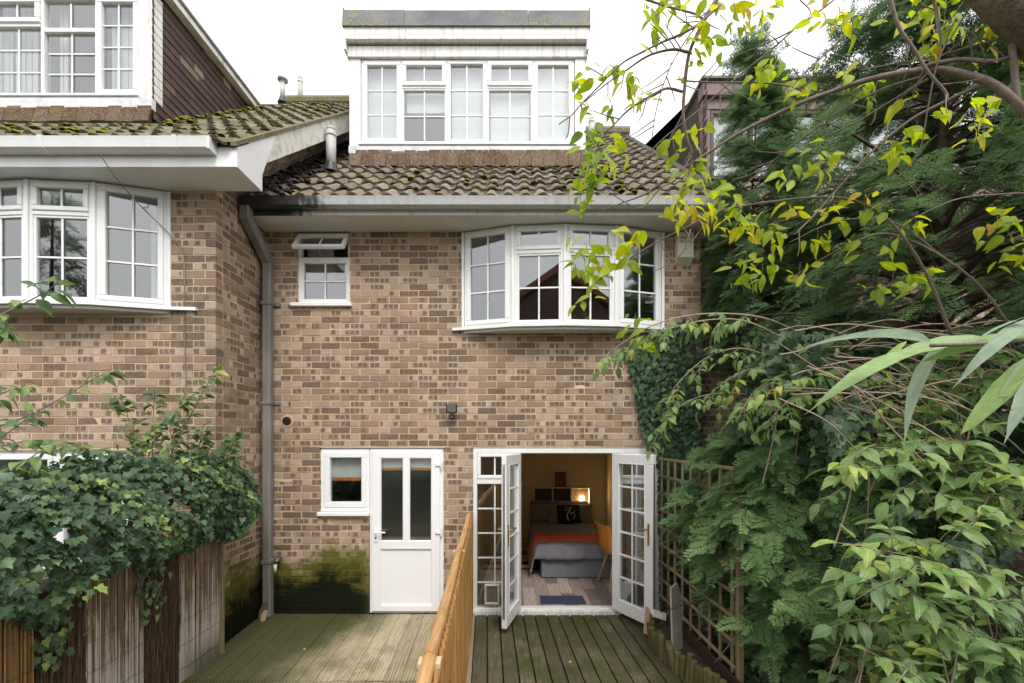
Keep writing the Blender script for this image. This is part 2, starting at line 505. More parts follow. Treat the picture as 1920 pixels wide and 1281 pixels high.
# glass: clear with fresnel reflection (two panes)
b = NB('glass')
lw = b.n('LayerWeight', {'Blend': .5}).outputs['Facing']
fr = b.math('MULTIPLY_ADD', b.math('POWER', lw, 5.0), .85, .125)
gl = b.n('BsdfGlossy', {'Color': C(1, 1, 1), 'Roughness': .0}).outputs[0]
tr = b.n('BsdfTransparent', {'Color': C(.86, .88, .88)}).outputs[0]
b.surf(b.n('MixShader', {0: fr, 1: tr, 2: gl}).outputs[0])

# leaves
def leaf_mat(name, stops, trans=.35, rough=.45, spec=.4, vein=0.0, palm=False):
    b = NB(name); p = b.pos(); r = b.attr('rnd')
    c = b.ramp(r, stops)
    if vein:
        u, v, _ = b.sep(b.n('UVMap').outputs[0])
        av = b.math('ABSOLUTE', v)
        m = b.smooth(av, .020, .006)
        if palm:
            m = b.math('MAXIMUM', m, b.smooth(b.math('ABSOLUTE', b.math('SUBTRACT', av, b.math('MULTIPLY', u, .85))), .028, .008))
        else:
            w_ = b.math('SINE', b.math('MULTIPLY', b.math('SUBTRACT', u, b.math('MULTIPLY', av, .75)), 48.))
            m = b.math('MAXIMUM', m, b.math('MULTIPLY', b.smooth(w_, .86, .98), .55))
        lt = b.n('HueSaturation', {'Value': 1.55, 'Saturation': .8, 'Color': c}).outputs[0]
        c = b.mix(b.math('MULTIPLY', m, vein), c, lt)
        bl = b.math('MULTIPLY', b.ramp(b.noise(p, 55, 3, .6), [(.64, 0.), (.72, 1.)]), b.ramp(b.noise(p, 5, 2), [(.5, 0.), (.62, 1.)]))
        c = b.mix(b.math('MULTIPLY', bl, .75), c, C(.13, .075, .025))
    n = b.noise(p, 30, 3)
    c = b.n('HueSaturation', {'Value': b.math('MULTIPLY_ADD', n, .7, .65), 'Color': c}).outputs[0]
    d = b.princ(c, rough, None, Specular_IOR_Level=spec)
    c2 = b.n('HueSaturation', {'Value': 1.5, 'Saturation': 1.1, 'Color': c}).outputs[0]
    t = b.n('BsdfTranslucent', {'Color': c2}).outputs[0]
    return b.surf(b.n('MixShader', {0: trans, 1: d, 2: t}).outputs[0])
leaf_mat('leaf_yellow', [(0., (.16, .26, .040)), (.35, (.30, .40, .035)), (.65, (.44, .48, .032)), (.86, (.54, .50, .03)), (.95, (.52, .34, .03)), (1., (.40, .20, .03))], .5, .45, .35, .6)
leaf_mat('leaf_elder', [(0., (.11, .19, .07)), (.4, (.18, .285, .095)), (.75, (.27, .38, .115)), (.93, (.36, .44, .10)), (1., (.44, .44, .07))], .4, .45, .4, .7)
leaf_mat('leaf_ivy', [(0., (.032, .064, .033)), (.45, (.062, .115, .055)), (.75, (.105, .175, .078)), (.92, (.17, .26, .085)), (1., (.26, .34, .09))], .18, .42, .35, .5, True)
leaf_mat('leaf_rose', [(0., (.075, .13, .06)), (.5, (.13, .205, .085)), (.9, (.21, .29, .08)), (1., (.32, .34, .06))], .35, .45, .4, .6)
leaf_mat('leaf_grey', [(0., (.30, .38, .29)), (.5, (.30, .38, .26)), (1., (.28, .42, .12))], .35, .6, .25, .22)
leaf_mat('leaf_conifer', [(0., (.075, .13, .060)), (.5, (.12, .195, .085)), (.85, (.17, .25, .105)), (1., (.21, .30, .125))], .35, .65, .15)
leaf_mat('leaf_conifer_bright', [(0., (.090, .17, .075)), (.5, (.165, .275, .11)), (.85, (.24, .36, .15)), (1., (.31, .44, .18))], .35, .65, .15)
leaf_mat('leaf_brown', [(0., (.15, .07, .03)), (1., (.30, .15, .05))], .2, .8, .2)

# ================================================================== STRUCTURE
SL = 0.833                       # roof slope
PITCH = math.atan(SL)
def RZ(a): return Matrix.Rotation(a, 4, 'Z')
def T(x, y, z): return Matrix.Translation((x, y, z))

g = MB(); g.box(-600, -600, -1.2, 600, 600, -.25)
tag(g.build('ground', 'grass'), kind='structure')
g = MB(); g.box(1.3, -4.6, -.25, 9, .3, -.03); g.box(-9, -4.9, -.25, -2.8, -.95, -.06)
tag(g.build('ground_soil', 'soil'), kind='structure')

# ------------------------------------------------------------------ bricks
BL, BH, BD, CH = .212, .0625, .10, .075
def brick_geo(a, b_, z, d, j):
    """arrays for bricks a..b_ (u), bottom z, proudness d, jitter j (n,8,3)"""
    n = len(a)
    X = np.stack([a, b_, b_, a, a, b_, b_, a], 1)
    Y = np.stack([d, d, d, d, d * 0 + BD, d * 0 + BD, d * 0 + BD, d * 0 + BD], 1)
    Zv = np.stack([z, z, z + BH, z + BH, z, z, z + BH, z + BH], 1)
    V = np.stack([X, Y, Zv], 2) + j
    f = np.array([[0, 1, 2, 3], [3, 2, 6, 7], [1, 0, 4, 5], [0, 3, 7, 4], [2, 1, 5, 6]])
    Fc = (f[None] + (np.arange(n) * 8)[:, None, None]).reshape(-1, 4)
    L = (b_ - a)
    o = np.zeros(n)
    h = o + BH
    uvv = np.stack([np.stack([o, o], 1), np.stack([L, o], 1), np.stack([L, h], 1), np.stack([o, h], 1),
                    np.stack([o, o], 1), np.stack([L, o], 1), np.stack([L, h], 1), np.stack([o, h], 1)], 1)
    uv = uvv[:, f.ravel(), :].reshape(-1, 2)
    return V.reshape(-1, 3), Fc, uv

BRV = []
for k in range(28):
    r, r2 = rng.random(), rng.random()
    V, Fc, uv = brick_geo(np.array([0.]), np.array([BL]), np.array([0.]), np.array([0.]), rng.normal(0, .0012, (1, 8, 3)))
    BRV.append(np_mesh('brick', V, Fc, 'brick', [r] * 5, uv, [r2] * 5))

def brick_wall(name, parent, O, ang, u0, u1, z0, z1, opens=(), keep=None, poly=None, n_obj=0, focus=(0, 2.5), span=None, corner=None):
    M = T(*O) @ RZ(ang)
    mb = MB(M)
    if poly is not None:
        mb.prism([(p[0], p[1]) for p in poly], 1, .004, .11)
    else:
        us = sorted({u0, u1} | {min(max(o[k], u0), u1) for o in opens for k in (0, 2)})
        zs = sorted({z0, z1} | {min(max(o[k], z0), z1) for o in opens for k in (1, 3)})
        for i in range(len(us) - 1):
            for j in range(len(zs) - 1):
                uc, zc = (us[i] + us[i + 1]) / 2, (zs[j] + zs[j + 1]) / 2
                if any(o[0] < uc < o[2] and o[1] < zc < o[3] for o in opens): continue
                mb.box(us[i], .004, zs[j], us[i + 1] - (.008 if us[i + 1] == u1 else 0), .11, zs[j + 1])
    wall = mb.build(name, 'mortar', parent)
    A, B_, Zc, full = [], [], [], []
    nc = int((z1 - z0) / CH)
    for i in range(nc):
        z = z0 + i * CH + .005; zc = z + BH / 2
        iv = [(u0, u1)]
        if corner == 'end' and i % 2: iv = [(u0, u1 - .1125)]
        if corner == 'start' and i % 2 == 0: iv = [(u0 + .1125, u1)]
        for o in opens:
            if o[1] < zc < o[3]:
                nv = []
                for (s, e) in iv:
                    if o[2] <= s or o[0] >= e: nv.append((s, e)); continue
                    if o[0] > s: nv.append((s, o[0]))
                    if o[2] < e: nv.append((o[2], e))
                iv = nv
        a = u0 - (i % 2) * .1125
        while a < u1:
            for (s, e) in iv:
                x0, x1 = max(a, s), min(a + BL, e)
                if x1 - x0 > .03 and (keep is None or keep((x0 + x1) / 2, zc)):
                    A.append(x0); B_.append(x1); Zc.append(z); full.append(x1 - x0 > BL - .001)
            a += .225
    A = np.array(A); B_ = np.array(B_); Zc = np.array(Zc); full = np.array(full)
    sel = np.zeros(len(A), bool)
    if n_obj:
        d = ((A + B_) / 2 - focus[0]) ** 2 + (Zc - focus[1]) ** 2
        d[~full] = 1e9
        if span: d[((A < span[0]) | (B_ > span[1]))] = 1e9
        sel[np.argsort(d)[:n_obj]] = True
        sel &= d < 1e8
    r = A[~sel]
    n = len(r)
    V, Fc, uv = brick_geo(A[~sel], B_[~sel], Zc[~sel], rng.normal(0, .0012, n), rng.normal(0, .0012, (n, 8, 3)))
    Mn = np.array(M)
    V = V @ Mn[:3, :3].T + Mn[:3, 3]
    me = np_mesh('brickwork', V, Fc, 'brick', np.repeat(rng.random(n), 5), uv, np.repeat(rng.random(n), 5))
    o = link(bpy.data.objects.new('brickwork', me), wall)
    o['kind'] = 'stuff'
    for i in np.nonzero(sel)[0]:
        o = bpy.data.objects.new('brick', random.choice(BRV))
        o.matrix_basis = M @ T(A[i], random.gauss(0, .0012), Zc[i])
        link(o, wall)
    return wall

# ------------------------------------------------------------------ roof tiles
TW, TL, GA = .182, .42, .335
def tile_geo(seed, amp=.0185, th=.023):
    r = np.random.default_rng(seed)
    n = 10
    xs = np.linspace(-.004, TW + .004, n + 1)
    t = (xs / TW)
    prof = amp * np.clip(1.25 * np.sin(2 * PI * (t - .2)), -.75, .95) + amp * .5
    V = []; Fc = []
    for y, dz in ((0, 0), (TL, 0)):
        for k in range(n + 1):
            V.append((xs[k], y + (r.normal(0, .003) if y == 0 else 0), prof[k] + dz + r.normal(0, .0012)))
    for k in range(n + 1): V.append((xs[k], V[k][1] + .002, prof[k] - th))
    m = n + 1
    for k in range(n):
        Fc.append((k, k + 1, m + k + 1, m + k))
        Fc.append((2 * m + k, 2 * m + k + 1, k + 1, k))
    return np.array(V), np.array(Fc)
TG = [tile_geo(s) for s in range(5)]
TMESH = {}
def tile_roof(parent, name, x0, x1, ye, ze, slen, mat, skip=None, n_obj=0, moss=0, mossx=None):
    """courses of pantiles on a slope that starts at (ye, ze)"""
    if mat not in TMESH:
        TMESH[mat] = [np_mesh('tile', TG[k % 5][0], TG[k % 5][1], mat, np.full(20, rng.random()), smooth=False) for k in range(15)]
    R = Matrix.Rotation(PITCH - .095, 4, 'X')
    items = []
    nr = int(slen / GA)
    for j in range(nr):
        s = j * GA
        y, z = ye + s * math.cos(PITCH), ze + s * math.sin(PITCH)
        nx = int((x1 - x0) / TW)
        for i in range(nx):
            x = x0 + i * TW
            if skip and skip(x + TW / 2, y + .15): continue
            m = T(x, y - .01, z + .022 + random.gauss(0, .004)) @ R @ Matrix.Rotation(random.gauss(0, .014), 4, 'Z') @ Matrix.Rotation(random.gauss(0, .014), 4, 'Y')
            items.append((m, x, y, z))
    def score(it):
        Z = it[2] - CY
        px = 960 + it[1] * F / Z
        return -Z if -20 < px < 1500 else -99
    items.sort(key=score, reverse=True)
    base = name
    for m, *_ in items[:n_obj]:
        o = bpy.data.objects.new('tile', random.choice(TMESH[mat]))
        o.matrix_basis = m
        link(o, base)
    rest = items[n_obj:]
    if rest:
        Vs, Fs, Rs = [], [], []; b0 = 0
        for m, *_ in rest:
            V, Fc = random.choice(TG)
            A = np.array(m)
            Vs.append(V @ A[:3, :3].T + A[:3, 3]); Fs.append(Fc + b0); b0 += len(V)
            Rs.append(np.full(len(Fc), random.random()))
        o = link(bpy.data.objects.new('tiling', np_mesh('tiling', np.concatenate(Vs), np.concatenate(Fs), mat, np.concatenate(Rs))), base)
        o['kind'] = 'stuff'
    return items

def blob(mb, c, r, hz=.5, n=7):
    """a small uneven cushion"""
    vs = [(c[0], c[1], c[2] + r * hz)]
    for ring, (rr, zz) in enumerate(((.55, .82), (.95, .35), (1.0, -.1))):
        for k in range(n):
            th = 2 * PI * k / n + ring * .4
            q = r * rr * random.uniform(.75, 1.2)
            vs.append((c[0] + q * math.cos(th), c[1] + q * math.sin(th), c[2] + r * hz * zz * random.uniform(.8, 1.15)))
    fs = [(0, 1 + k, 1 + (k + 1) % n) for k in range(n)]
    for rg in range(2):
        a = 1 + rg * n; b_ = a + n
        fs += [(a + k, b_ + k, b_ + (k + 1) % n, a + (k + 1) % n) for k in range(n)]
    mb.add(vs, fs)

# ------------------------------------------------------------------ windows
def ring(mb, x0, z0, x1, z1, w, y0, y1, c=.004, wb=None):
    wb = wb or w
    mb.box(x0, y0, z1 - w, x1, y1, z1, c)
    mb.box(x0, y0, z0, x1, y1, z0 + wb, c)
    mb.box(x0, y0, z0 + wb, x0 + w, y1, z1 - w, c)
    mb.box(x1 - w, y0, z0 + wb, x1, y1, z1 - w, c)
def glaze(win, M, x0, z0, x1, z1, cols, rows, y, bar=.018, barmat='upvc'):
    mb = MB(M); mb.box(x0 - .006, y, z0 - .006, x1 + .006, y + .006, z1 + .006)
    mb.build('pane', 'glass', win)
    for k in range(1, cols):
        x = x0 + (x1 - x0) * k / cols
        mb = MB(M); mb.box(x - bar / 2, y - .012, z0, x + bar / 2, y - .002, z1, .002)
        mb.build('glazing_bar', barmat, win)
    for k in range(1, rows):
        z = z0 + (z1 - z0) * k / rows
        mb = MB(M); mb.box(x0, y - .0105, z - bar / 2, x1, y - .003, z + bar / 2, .002)
        mb.build('glazing_bar', barmat, win)
def light(win, M, x0, z0, x1, z1, cols, rows, sash=.045, y0=0., y1=.05, mat='upvc', opening=False):
    """one light of a window: sash ring, pane and bars"""
    mb = MB(M)
    ring(mb, x0, z0, x1, z1, sash, y0, y1, .006)
    mb.build('sash', mat, win)
    glaze(win, M, x0 + sash, z0 + sash, x1 - sash, z1 - sash, cols, rows, (y0 + y1) / 2 + .004, barmat=mat)

def room(parent, name, x0, y0, z0, x1, y1, z1, mat, floor='floorboard', ceil='room_ceiling'):
    t = .04
    mb = MB(); mb.box(x0, y1, z0, x1, y1 + t, z1); mb.box(x0 - t, y0, z0, x0, y1 + t, z1); mb.box(x1, y0, z0, x1 + t, y1 + t, z1)
    mb.build(name + '_wall', mat, parent)
    mb = MB(); mb.box(x0 - t, y0, z1, x1 + t, y1 + t, z1 + t); mb.build(name + '_ceiling', ceil, parent)
    if floor:
        mb = MB(); mb.box(x0 - t, y0, z0 - t, x1 + t, y1 + t, z0); mb.build(name + '_floor', floor, parent)

def bow_window(house, xc, yw, half, zb, zt, sill_l=.12, sill_r=.03):
    pts = [(-half, -.005), (-half * .5, -.17), (0, -.215), (half * .5, -.17), (half, -.005)]
    win = bpy.data.objects.new('bow_window', None); win.location = (xc, yw, zb); link(win, house)
    zv = zb + .80 * (zt - zb) * .955 / 1.0
    zv = zb + (zt - zb) * .725
    fm = MB()
    for k in range(4):
        p0, p1 = pts[k], pts[k + 1]
        L = math.hypot(p1[0] - p0[0], p1[1] - p0[1])
        M = T(xc + p0[0], yw + p0[1], 0) @ RZ(math.atan2(p1[1] - p0[1], p1[0] - p0[0]))
        fm.M = M
        e = .018
        ring(fm, e, zb, L - e, zt - .012, .03, .004, .065, .004)
        if k in (0, 3):
            light(win, M, e + .028, zb + .028, L - e - .028, zt - .04, 2, 3, .048, -.008, .045)
        else:
            fm.box(e + .03, .004, zv - .022, L - e - .03, .065, zv + .022, .004)
            light(win, M, e + .028, zv + .018, L - e - .028, zt - .04, 2, 1, .045, -.008, .045)
            ring(fm, e + .03, zb + .03, L - e - .03, zv - .022, .022, .012, .05, .003)
            glaze(win, M, e + .052, zb + .052, L - e - .052, zv - .044, 2, 2, .03)
    fm.M = Matrix.Identity(4)
    for k in range(5):
        p = pts[k]
        fm.M = T(xc + p[0], yw + p[1], 0)
        dx = .02 if k not in (0, 4) else .016
        fm.box(-dx, -.012, zb, dx, .07, zt - .012, .006)
    fm.M = Matrix.Identity(4)
    fm.build('frame', 'upvc', win)
    sm = MB()
    op = [(xc - half - sill_l, yw + .02), (xc - half - sill_l, yw - .03)] + [(xc + p[0] * 1.01, yw + p[1] - .05) for p in pts] + [(xc + half + sill_r, yw - .03), (xc + half + sill_r, yw + .02)]
    sm.prism(op, 2, zb - .032, zb - .002)
    sm.build('sill', 'upvc', win)
    bm_ = MB()
    op = [(xc - half, yw + .02)] + [(xc + p[0] * .98, yw + p[1] - .01) for p in pts] + [(xc + half, yw + .02)]
    bm_.prism(op, 2, zb - .06, zb - .034)
    bm_.build('soffit_board', 'soffit', win)
    return win

def gutter(parent, x0, x1, y, zt, mat, joints):
    prof = [(0, 0), (0, -.10), (-.06, -.105), (-.095, -.085), (-.105, -.03), (-.112, 0), (-.104, 0), (-.096, -.03), (-.085, -.075), (-.06, -.094), (-.01, -.09), (-.01, 0)]
    mb = MB(); mb.prism([(y + p[0], zt + p[1]) for p in prof], 0, x0, x1)
    g_ = mb.build('gutter', mat, parent)
    for x in joints:
        mb = MB(); pr = [(.0, .006), (.0, -.106), (-.061, -.112), (-.101, -.09), (-.112, -.03), (-.119, .006)]
        mb.prism([(y + p[0], zt + p[1]) for p in pr], 0, x - .018, x + .018)
        mb.build('gutter_bracket', mat, g_)
    return g_

# ================================================================== MIDDLE HOUSE
XL, XR = -2.87, 2.18
ZS = 4.40
H = thing('brick_house', (0, 0, 0), 'middle brown brick terraced house with white dormer, bow window and open French doors', 'house')
W_S = (FX(557), 3.575, FX(656), ZS + .2)                    # small upper window
W_B = (FX(868), 3.25, FX(1243), ZS + .2)                    # bow window
W_K = (FX(600), 1.13, FX(692), 1.907)                       # kitchen window
W_D = (FX(692) - .001, -.2, FX(832), 1.907)                 # back door
W_F = (FX(887), -.2, FX(1236), 1.907)                       # french doors
brick_wall('wall', H, (0, 0, 0), 0, XL, XR, -.10, 4.48, [W_S, W_B, W_K, W_D, W_F], n_obj=300, focus=(-.75, 2.7), span=(-2.65, 1.35))

# rooms behind the openings
room(H, 'bedroom', -.50, .11, .055, 1.74, 3.2, 2.36, 'room_wall', None)
room(H, 'kitchen', -2.75, .11, .02, -.60, 3.0, 2.36, 'room_grey', 'worktop')
room(H, 'upper_room', -.95, .11, 2.6, 2.1, 3.2, 4.55, 'room_grey')
room(H, 'bathroom', -2.75, .11, 2.6, -1.1, 2.2, 4.55, 'room_grey')

# small upper window with its top vent pushed open
win = bpy.data.objects.new('window', None); win.location = (W_S[0], 0, W_S[1]); link(win, H)
x0, z0, x1 = W_S[0], W_S[1], W_S[2]; z1 = ZS - .01
zm = FZ(484)
fm = MB(); ring(fm, x0, z0, x1, z1, .035, .03, .095, .004); fm.box(x0 + .035, .03, zm - .02, x1 - .035, .095, zm + .02, .004)
fm.build('frame', 'upvc', win)
light(win, Matrix.Identity(4), x0 + .03, z0 + .03, x1 - .03, zm - .015, 2, 2, .03, .035, .08)
zh = z1 - .02
light(win, T(0, .02, zh) @ Matrix.Rotation(math.radians(-38), 4, 'X') @ T(0, 0, -zh), x0 + .01, zm + .0, x1 - .01, zh, 2, 1, .042, -.02, .025)
sm = MB(); sm.box(x0 - .06, -.045, z0 - .045, x1 + .03, .09, z0 - .002, .006); sm.build('sill', 'upvc', win)
sm = MB(); sm.tube([(FX(600), .03, zm + .03), (FX(600) + .01, -.06, zm + .07)], .006); sm.build('stay', 'steel', win)
mb = MB(); mb.box(x0 + .05, .16, 3.9, x0 + .36, .175, 4.3); mb.build('blind', 'room_grey', win)

bow_window(H, (W_B[0] + W_B[2]) / 2, 0, (W_B[2] - W_B[0]) / 2, 3.285, ZS, .12, -.02)

# eaves
mb = MB(); mb.box(XL + .02, -.37, ZS, XR + .2, .02, ZS + .018); mb.build('soffit', 'soffit', H)
mb = MB(); mb.box(XL + .02, -.385, ZS - .006, XR + .2, -.368, ZS + .16, .003); mb.build('fascia', 'fascia_main', H)
gutter(H, XL + .03, XR + .2, -.386, ZS + .145, 'gutter_grey', [-2.0, -1.05, -.15, .85, 1.7])

# roof
YE, ZE = -.46, 4.54
DX0, DX1, DY = P(655, 300, 6.06).x, P(1098, 300, 6.06).x, .96
def mz_(y): return ZE + SL * (y - YE)
rb = MB()
rb.prism([(YE + .05, mz_(YE + .05)), (DY, mz_(DY)), (DY, mz_(DY) - .06), (YE + .05, mz_(YE + .05) - .06)], 0, XL, XR + .2)
for a, b_ in ((XL, DX0), (DX1, XR + .2)):
    rb.prism([(DY, mz_(DY)), (4.0, mz_(4.0)), (4.0, mz_(4.0) - .06), (DY, mz_(DY) - .06)], 0, a, b_)
rb.prism([(4.0, mz_(4.0)), (8.6, mz_(4.0) - SL * 4.6), (8.6, mz_(4.0) - SL * 4.6 - .06), (4.0, mz_(4.0) - .06)], 0, XL, XR + .2)
roof = rb.build('roof', 'debris', H)
tile_roof(H, roof, XL + .02, XR + .22, YE, ZE, 5.75, 'tile_main', lambda x, y: (DX0 - .06 < x < DX1 + .06 and y > DY + .02), 300)
mb = MB(); mb.tube([(DX1 + .1, 4.0, mz_(4.0) + .03), (XR + .22, 4.0, mz_(4.0) + .03)], .12, 10); mb.build('ridge_tile', 'tile_main', roof)
mb = MB()
for k in range(70):      # moss cushions on the lower courses, more of them to the right
    x = random.triangular(-2.0, 2.2, 1.3); y = random.uniform(YE + .05, DY - .1)
    blob(mb, (x, y, mz_(y) + .035), random.uniform(.02, .05), .6)
mb.build('moss', 'moss', roof)['kind'] = 'stuff'
mb = MB()
for k in range(420):     # debris in the valley against the taller neighbour
    y = random.uniform(-.5, 2.6)
    x = XL + .05 + abs(random.gauss(0, .16)) * (1.2 if y < .6 else .7)
    blob(mb, (x, y, mz_(y) + .05 + max(0, .05 - abs(x - XL) * .2)), random.uniform(.012, .042), random.uniform(.5, 1.1), 6)
mb.build('valley_debris', 'debris', roof)['kind'] = 'stuff'
# lead soaker against the gable
mb = MB(); mb.prism([(YE + .02, mz_(YE) + .0), (3.9, mz_(3.9)), (3.9, mz_(3.9) + .17), (YE + .02, mz_(YE) + .17)], 0, XL + .002, XL + .012)
mb.build('lead_flashing', 'pipe_grey', roof)

# dormer
def dz(py): return EYE + (HOR - py) * 6.06 / F
def dx(px): return (px - 960) * 6.06 / F
D = bpy.data.objects.new('dormer', None); D.location = (DX0, DY, 5.7); link(D, H)
for x0, x1 in ((DX0, dx(676)), (dx(1078), DX1)):
    mb = MB(); mb.box(x0, DY, dz(282), x1, DY + .12, dz(90), .004); mb.build('side_board', 'upvc', D)
for x in (DX0, DX1 - .04):
    mb = MB(); mb.prism([(DY + .12, mz_(DY + .12) - .05), (3.1, mz_(3.1) - .05), (3.1, 7.4), (DY + .12, 7.4)], 0, x, x + .04)
    mb.build('cheek', 'old_white', D)
mb = MB(); mb.box(DX0 - .02, DY - .03, dz(110), DX1 + .02, DY + .12, dz(90), .004); mb.build('head_board', 'old_white', D)
mb = MB(); mb.box(DX0 - .045, DY - .10, dz(85.5), DX1 + .03, DY + .12, dz(62), .004)
mb.box(DX0 - .045, DY - .10, dz(104), DX0 - .012, DY + .10, dz(86), .003); mb.box(DX1 - .002, DY - .10, dz(104), DX1 + .03, DY + .10, dz(86), .003)
mb.build('fascia', 'old_white', D)
mb = MB()
n = 4
for k in range(n):
    a = DX0 - .055 + (DX1 - DX0 + .10) * k / n; b_ = DX0 - .055 + (DX1 - DX0 + .10) * (k + 1) / n
    mb.prism([(DY - .125, dz(63.5)), (DY - .085, dz(30) + random.uniform(-.004, .004)), (DY + .02, dz(28)), (DY + .02, dz(63.5))], 0, a + (.002 if k else 0), b_ - .002 + (.004 if k % 2 else 0))
mb.box(DX0 - .05, DY + .021, dz(50), DX1 + .04, 3.3, dz(33))
for x in (DX0 - .056, DX1 + .032): mb.prism([(DY - .12, dz(62)), (DY - .09, dz(26)), (DY - .04, dz(28)), (DY + .1, dz(60))], 0, x, x + .015)
mb.build('felt_edge', 'felt', D)
mb = MB(); mb.box(DX0 - .0, DY - .035, dz(291), DX1 + .005, DY + .02, dz(276), .005); mb.build('flashing', 'lead_white', D)
# apron of plain tiles
for row, (za, zb_, yo) in enumerate(((dz(318), dz(298), -.085), (dz(302), dz(289), -.06))):
    x = DX0 + .02 + (.08 if row else 0)
    while x < DX1 - .02:
        wd = min(.163, DX1 - x)
        mb = MB(T(x, DY + yo, za) @ Matrix.Rotation(-.18 + random.gauss(0, .02), 4, 'X')); mb.cr = random.random()
        mb.box(0, 0, random.gauss(0, .004), wd - .003, .014, (zb_ - za) * 1.1 + .03, .003)
        mb.build('apron_tile', 'plain_tile', D)
        x += .165
# dormer window
dw = bpy.data.objects.new('dormer_window', None); dw.location = (dx(676), DY, dz(270)); link(dw, H)
fm = MB(); X0, X1, Z0, Z1 = dx(677), dx(1077), dz(270), dz(111)
ring(fm, X0, Z0, X1, Z1, .035, DY + .012, DY + .09, .004)
MI = T(0, DY, 0)
bd = [677, 752, 838, 912, 1000, 1077]
for k in range(1, 5): fm.box(dx(bd[k]) - .016, DY + .012, Z0 + .035, dx(bd[k]) + .016, DY + .09, Z1 - .035, .004)
for k in range(5):
    a, b_ = dx(bd[k]) + (.03 if k == 0 else .014), dx(bd[k + 1]) - (.03 if k == 4 else .014)
    if k in (0, 2, 4):
        light(dw, MI, a, Z0 + .03, b_, Z1 - .03, 2, 3, .05 if k != 2 else .035, .0, .06)
    else:
        zt = dz(162)
        fm.box(a, DY + .012, zt - .02, b_, DY + .09, zt + .02, .004)
        light(dw, MI, a, zt + .012, b_, Z1 - .03, 2, 1, .055, -.006, .06)
        ring(fm, a, Z0 + .03, b_, zt - .02, .02, DY + .02, DY + .08, .003)
        glaze(dw, MI, a + .02, Z0 + .05, b_ - .02, zt - .04, 2, 2, .045)
fm.build('frame', 'upvc', dw)
sm = MB(); sm.box(X0 - .03, DY - .05, Z0 - .035, X1 + .03, DY + .08, Z0 - .003, .005); sm.build('sill', 'upvc', dw)
room(H, 'loft_room', DX0 + .06, DY + .13, 5.5, DX1 - .06, 3.0, 7.35, 'room_ceiling')
for k in range(5):
    mb = MB(); mb.box(dx(bd[k]) + .05, DY + .125, Z0 + .03 if k != 1 else dz(200), dx(bd[k + 1]) - .05, DY + .132, Z1 - .02); mb.build('blind', 'blind_white', dw)

# flue pipes and terminals
def flue(house, x, y, zb, h, r, cap):
    mb = MB(); mb.tube([(x, y, zb), (x, y, zb + h * .93)], r, 14); mb.tube([(x, y, zb + h * .80), (x, y, zb + h * .84)], r * 1.12, 14)
    if cap == 'mushroom':
        mb.tube([(x, y, zb + h * .9), (x, y, zb + h), (x, y, zb + h * 1.06)], [r * 1.9, r * 1.9, r * .7], 14)
    else:
        mb.tube([(x, y, zb + h * .93), (x, y, zb + h * .99), (x, y, zb + h * 1.03)], [r * 1.02, r * .95, r * .5], 14)
    f = mb.build('flue_pipe', 'flue_grey', house, True)
    mb = MB(); mb.tube([(x, y, zb - .03), (x, y, zb + h * .1), (x, y, zb + h * .17)], [r * 1.9, r * 1.35, r * 1.15], 14); mb.build('flue_collar', 'dark_plastic', f)
    return f
flue(H, -2.35, .65, mz_(.65) + .02, .56, .062, 'cowl')
flue(H, P(1109, 250, 8.3).x, 3.2, mz_(3.2), .42, .055, 'cowl')

# kitchen window and back door
win = bpy.data.objects.new('window', None); win.location = (W_K[0], 0, W_K[1]); link(win, H)
x0, z0, x1, z1 = W_K[0], W_K[1] + .045, W_K[2] - .002, 1.9
fm = MB(); ring(fm, x0, z0, x1, z1, .05, .02, .09, .004); fm.build('frame', 'upvc_new', win)
light(win, T(0, .02, 0), x0 + .045, z0 + .045, x1 - .03, z1 - .045, 1, 1, .062, -.012, .055, 'upvc_new')
sm = MB(); sm.box(x0 - .02, -.05, z0 - .05, x1 + .01, .09, z0 - .004, .008); sm.build('sill', 'upvc_new', win)
mb = MB(); mb.box(x0 + .12, .012, z1 - .092, x1 - .12, .02, z1 - .08, .003); mb.build('trickle_vent', 'upvc', win)
mb = MB(); mb.box(x0 + .09, .098, FZ(897), x1 - .07, .102, z1 - .06); mb.build('blind', 'blind_white', win)
mb = MB(); mb.box(x0 + .09, .094, FZ(903), x1 - .07, .104, FZ(897.5)); mb.build('blind_trim', 'blind_orange', win)

door = bpy.data.objects.new('back_door', None); door.location = (W_D[0], 0, 0); link(door, H)
x0, x1 = W_D[0] + .003, W_D[2]
fm = MB(); fm.box(x0, .02, .0, x0 + .035, .09, 1.9, .004); fm.box(x1 - .05, .02, .0, x1, .09, 1.9, .004); fm.box(x0 + .035, .02, 1.865, x1 - .05, .09, 1.9, .004); fm.box(x0 + .035, .02, 0, x1 - .05, .09, .02)
fm.build('frame', 'upvc_new', door)
a, b_, zb, zt = x0 + .03, x1 - .045, .022, 1.87
gx = [FX(713), FX(756), FX(767), FX(809)]; gz0, gz1 = FZ(1015), FZ(859)
pz0, pz1 = FZ(1136), FZ(1030)
dm = MB()
dm.box(a, .0, zb, gx[0], .06, zt, .004); dm.box(gx[3], .0, zb, b_, .06, zt, .004)
dm.box(gx[0], .001, gz1, gx[3], .06, zt - .001, .003); dm.box(gx[1], .001, gz0, gx[2], .06, gz1, .003)
dm.box(gx[0], .001, pz1, gx[3], .06, gz0, .003); dm.box(gx[0], .001, zb + .001, gx[3], .06, pz0, .003)
dm.build('leaf', 'upvc_new', door)
mb = MB(); mb.box(gx[0] + .0, .022, pz0, gx[3], .05, pz1); mb.build('lower_panel', 'upvc_new', door)
mb = MB(); ring(mb, gx[0] - .001, pz0 - .001, gx[3] + .001, pz1 + .001, .012, .010, .03, .004); mb.build('panel_bead', 'upvc_new', door)
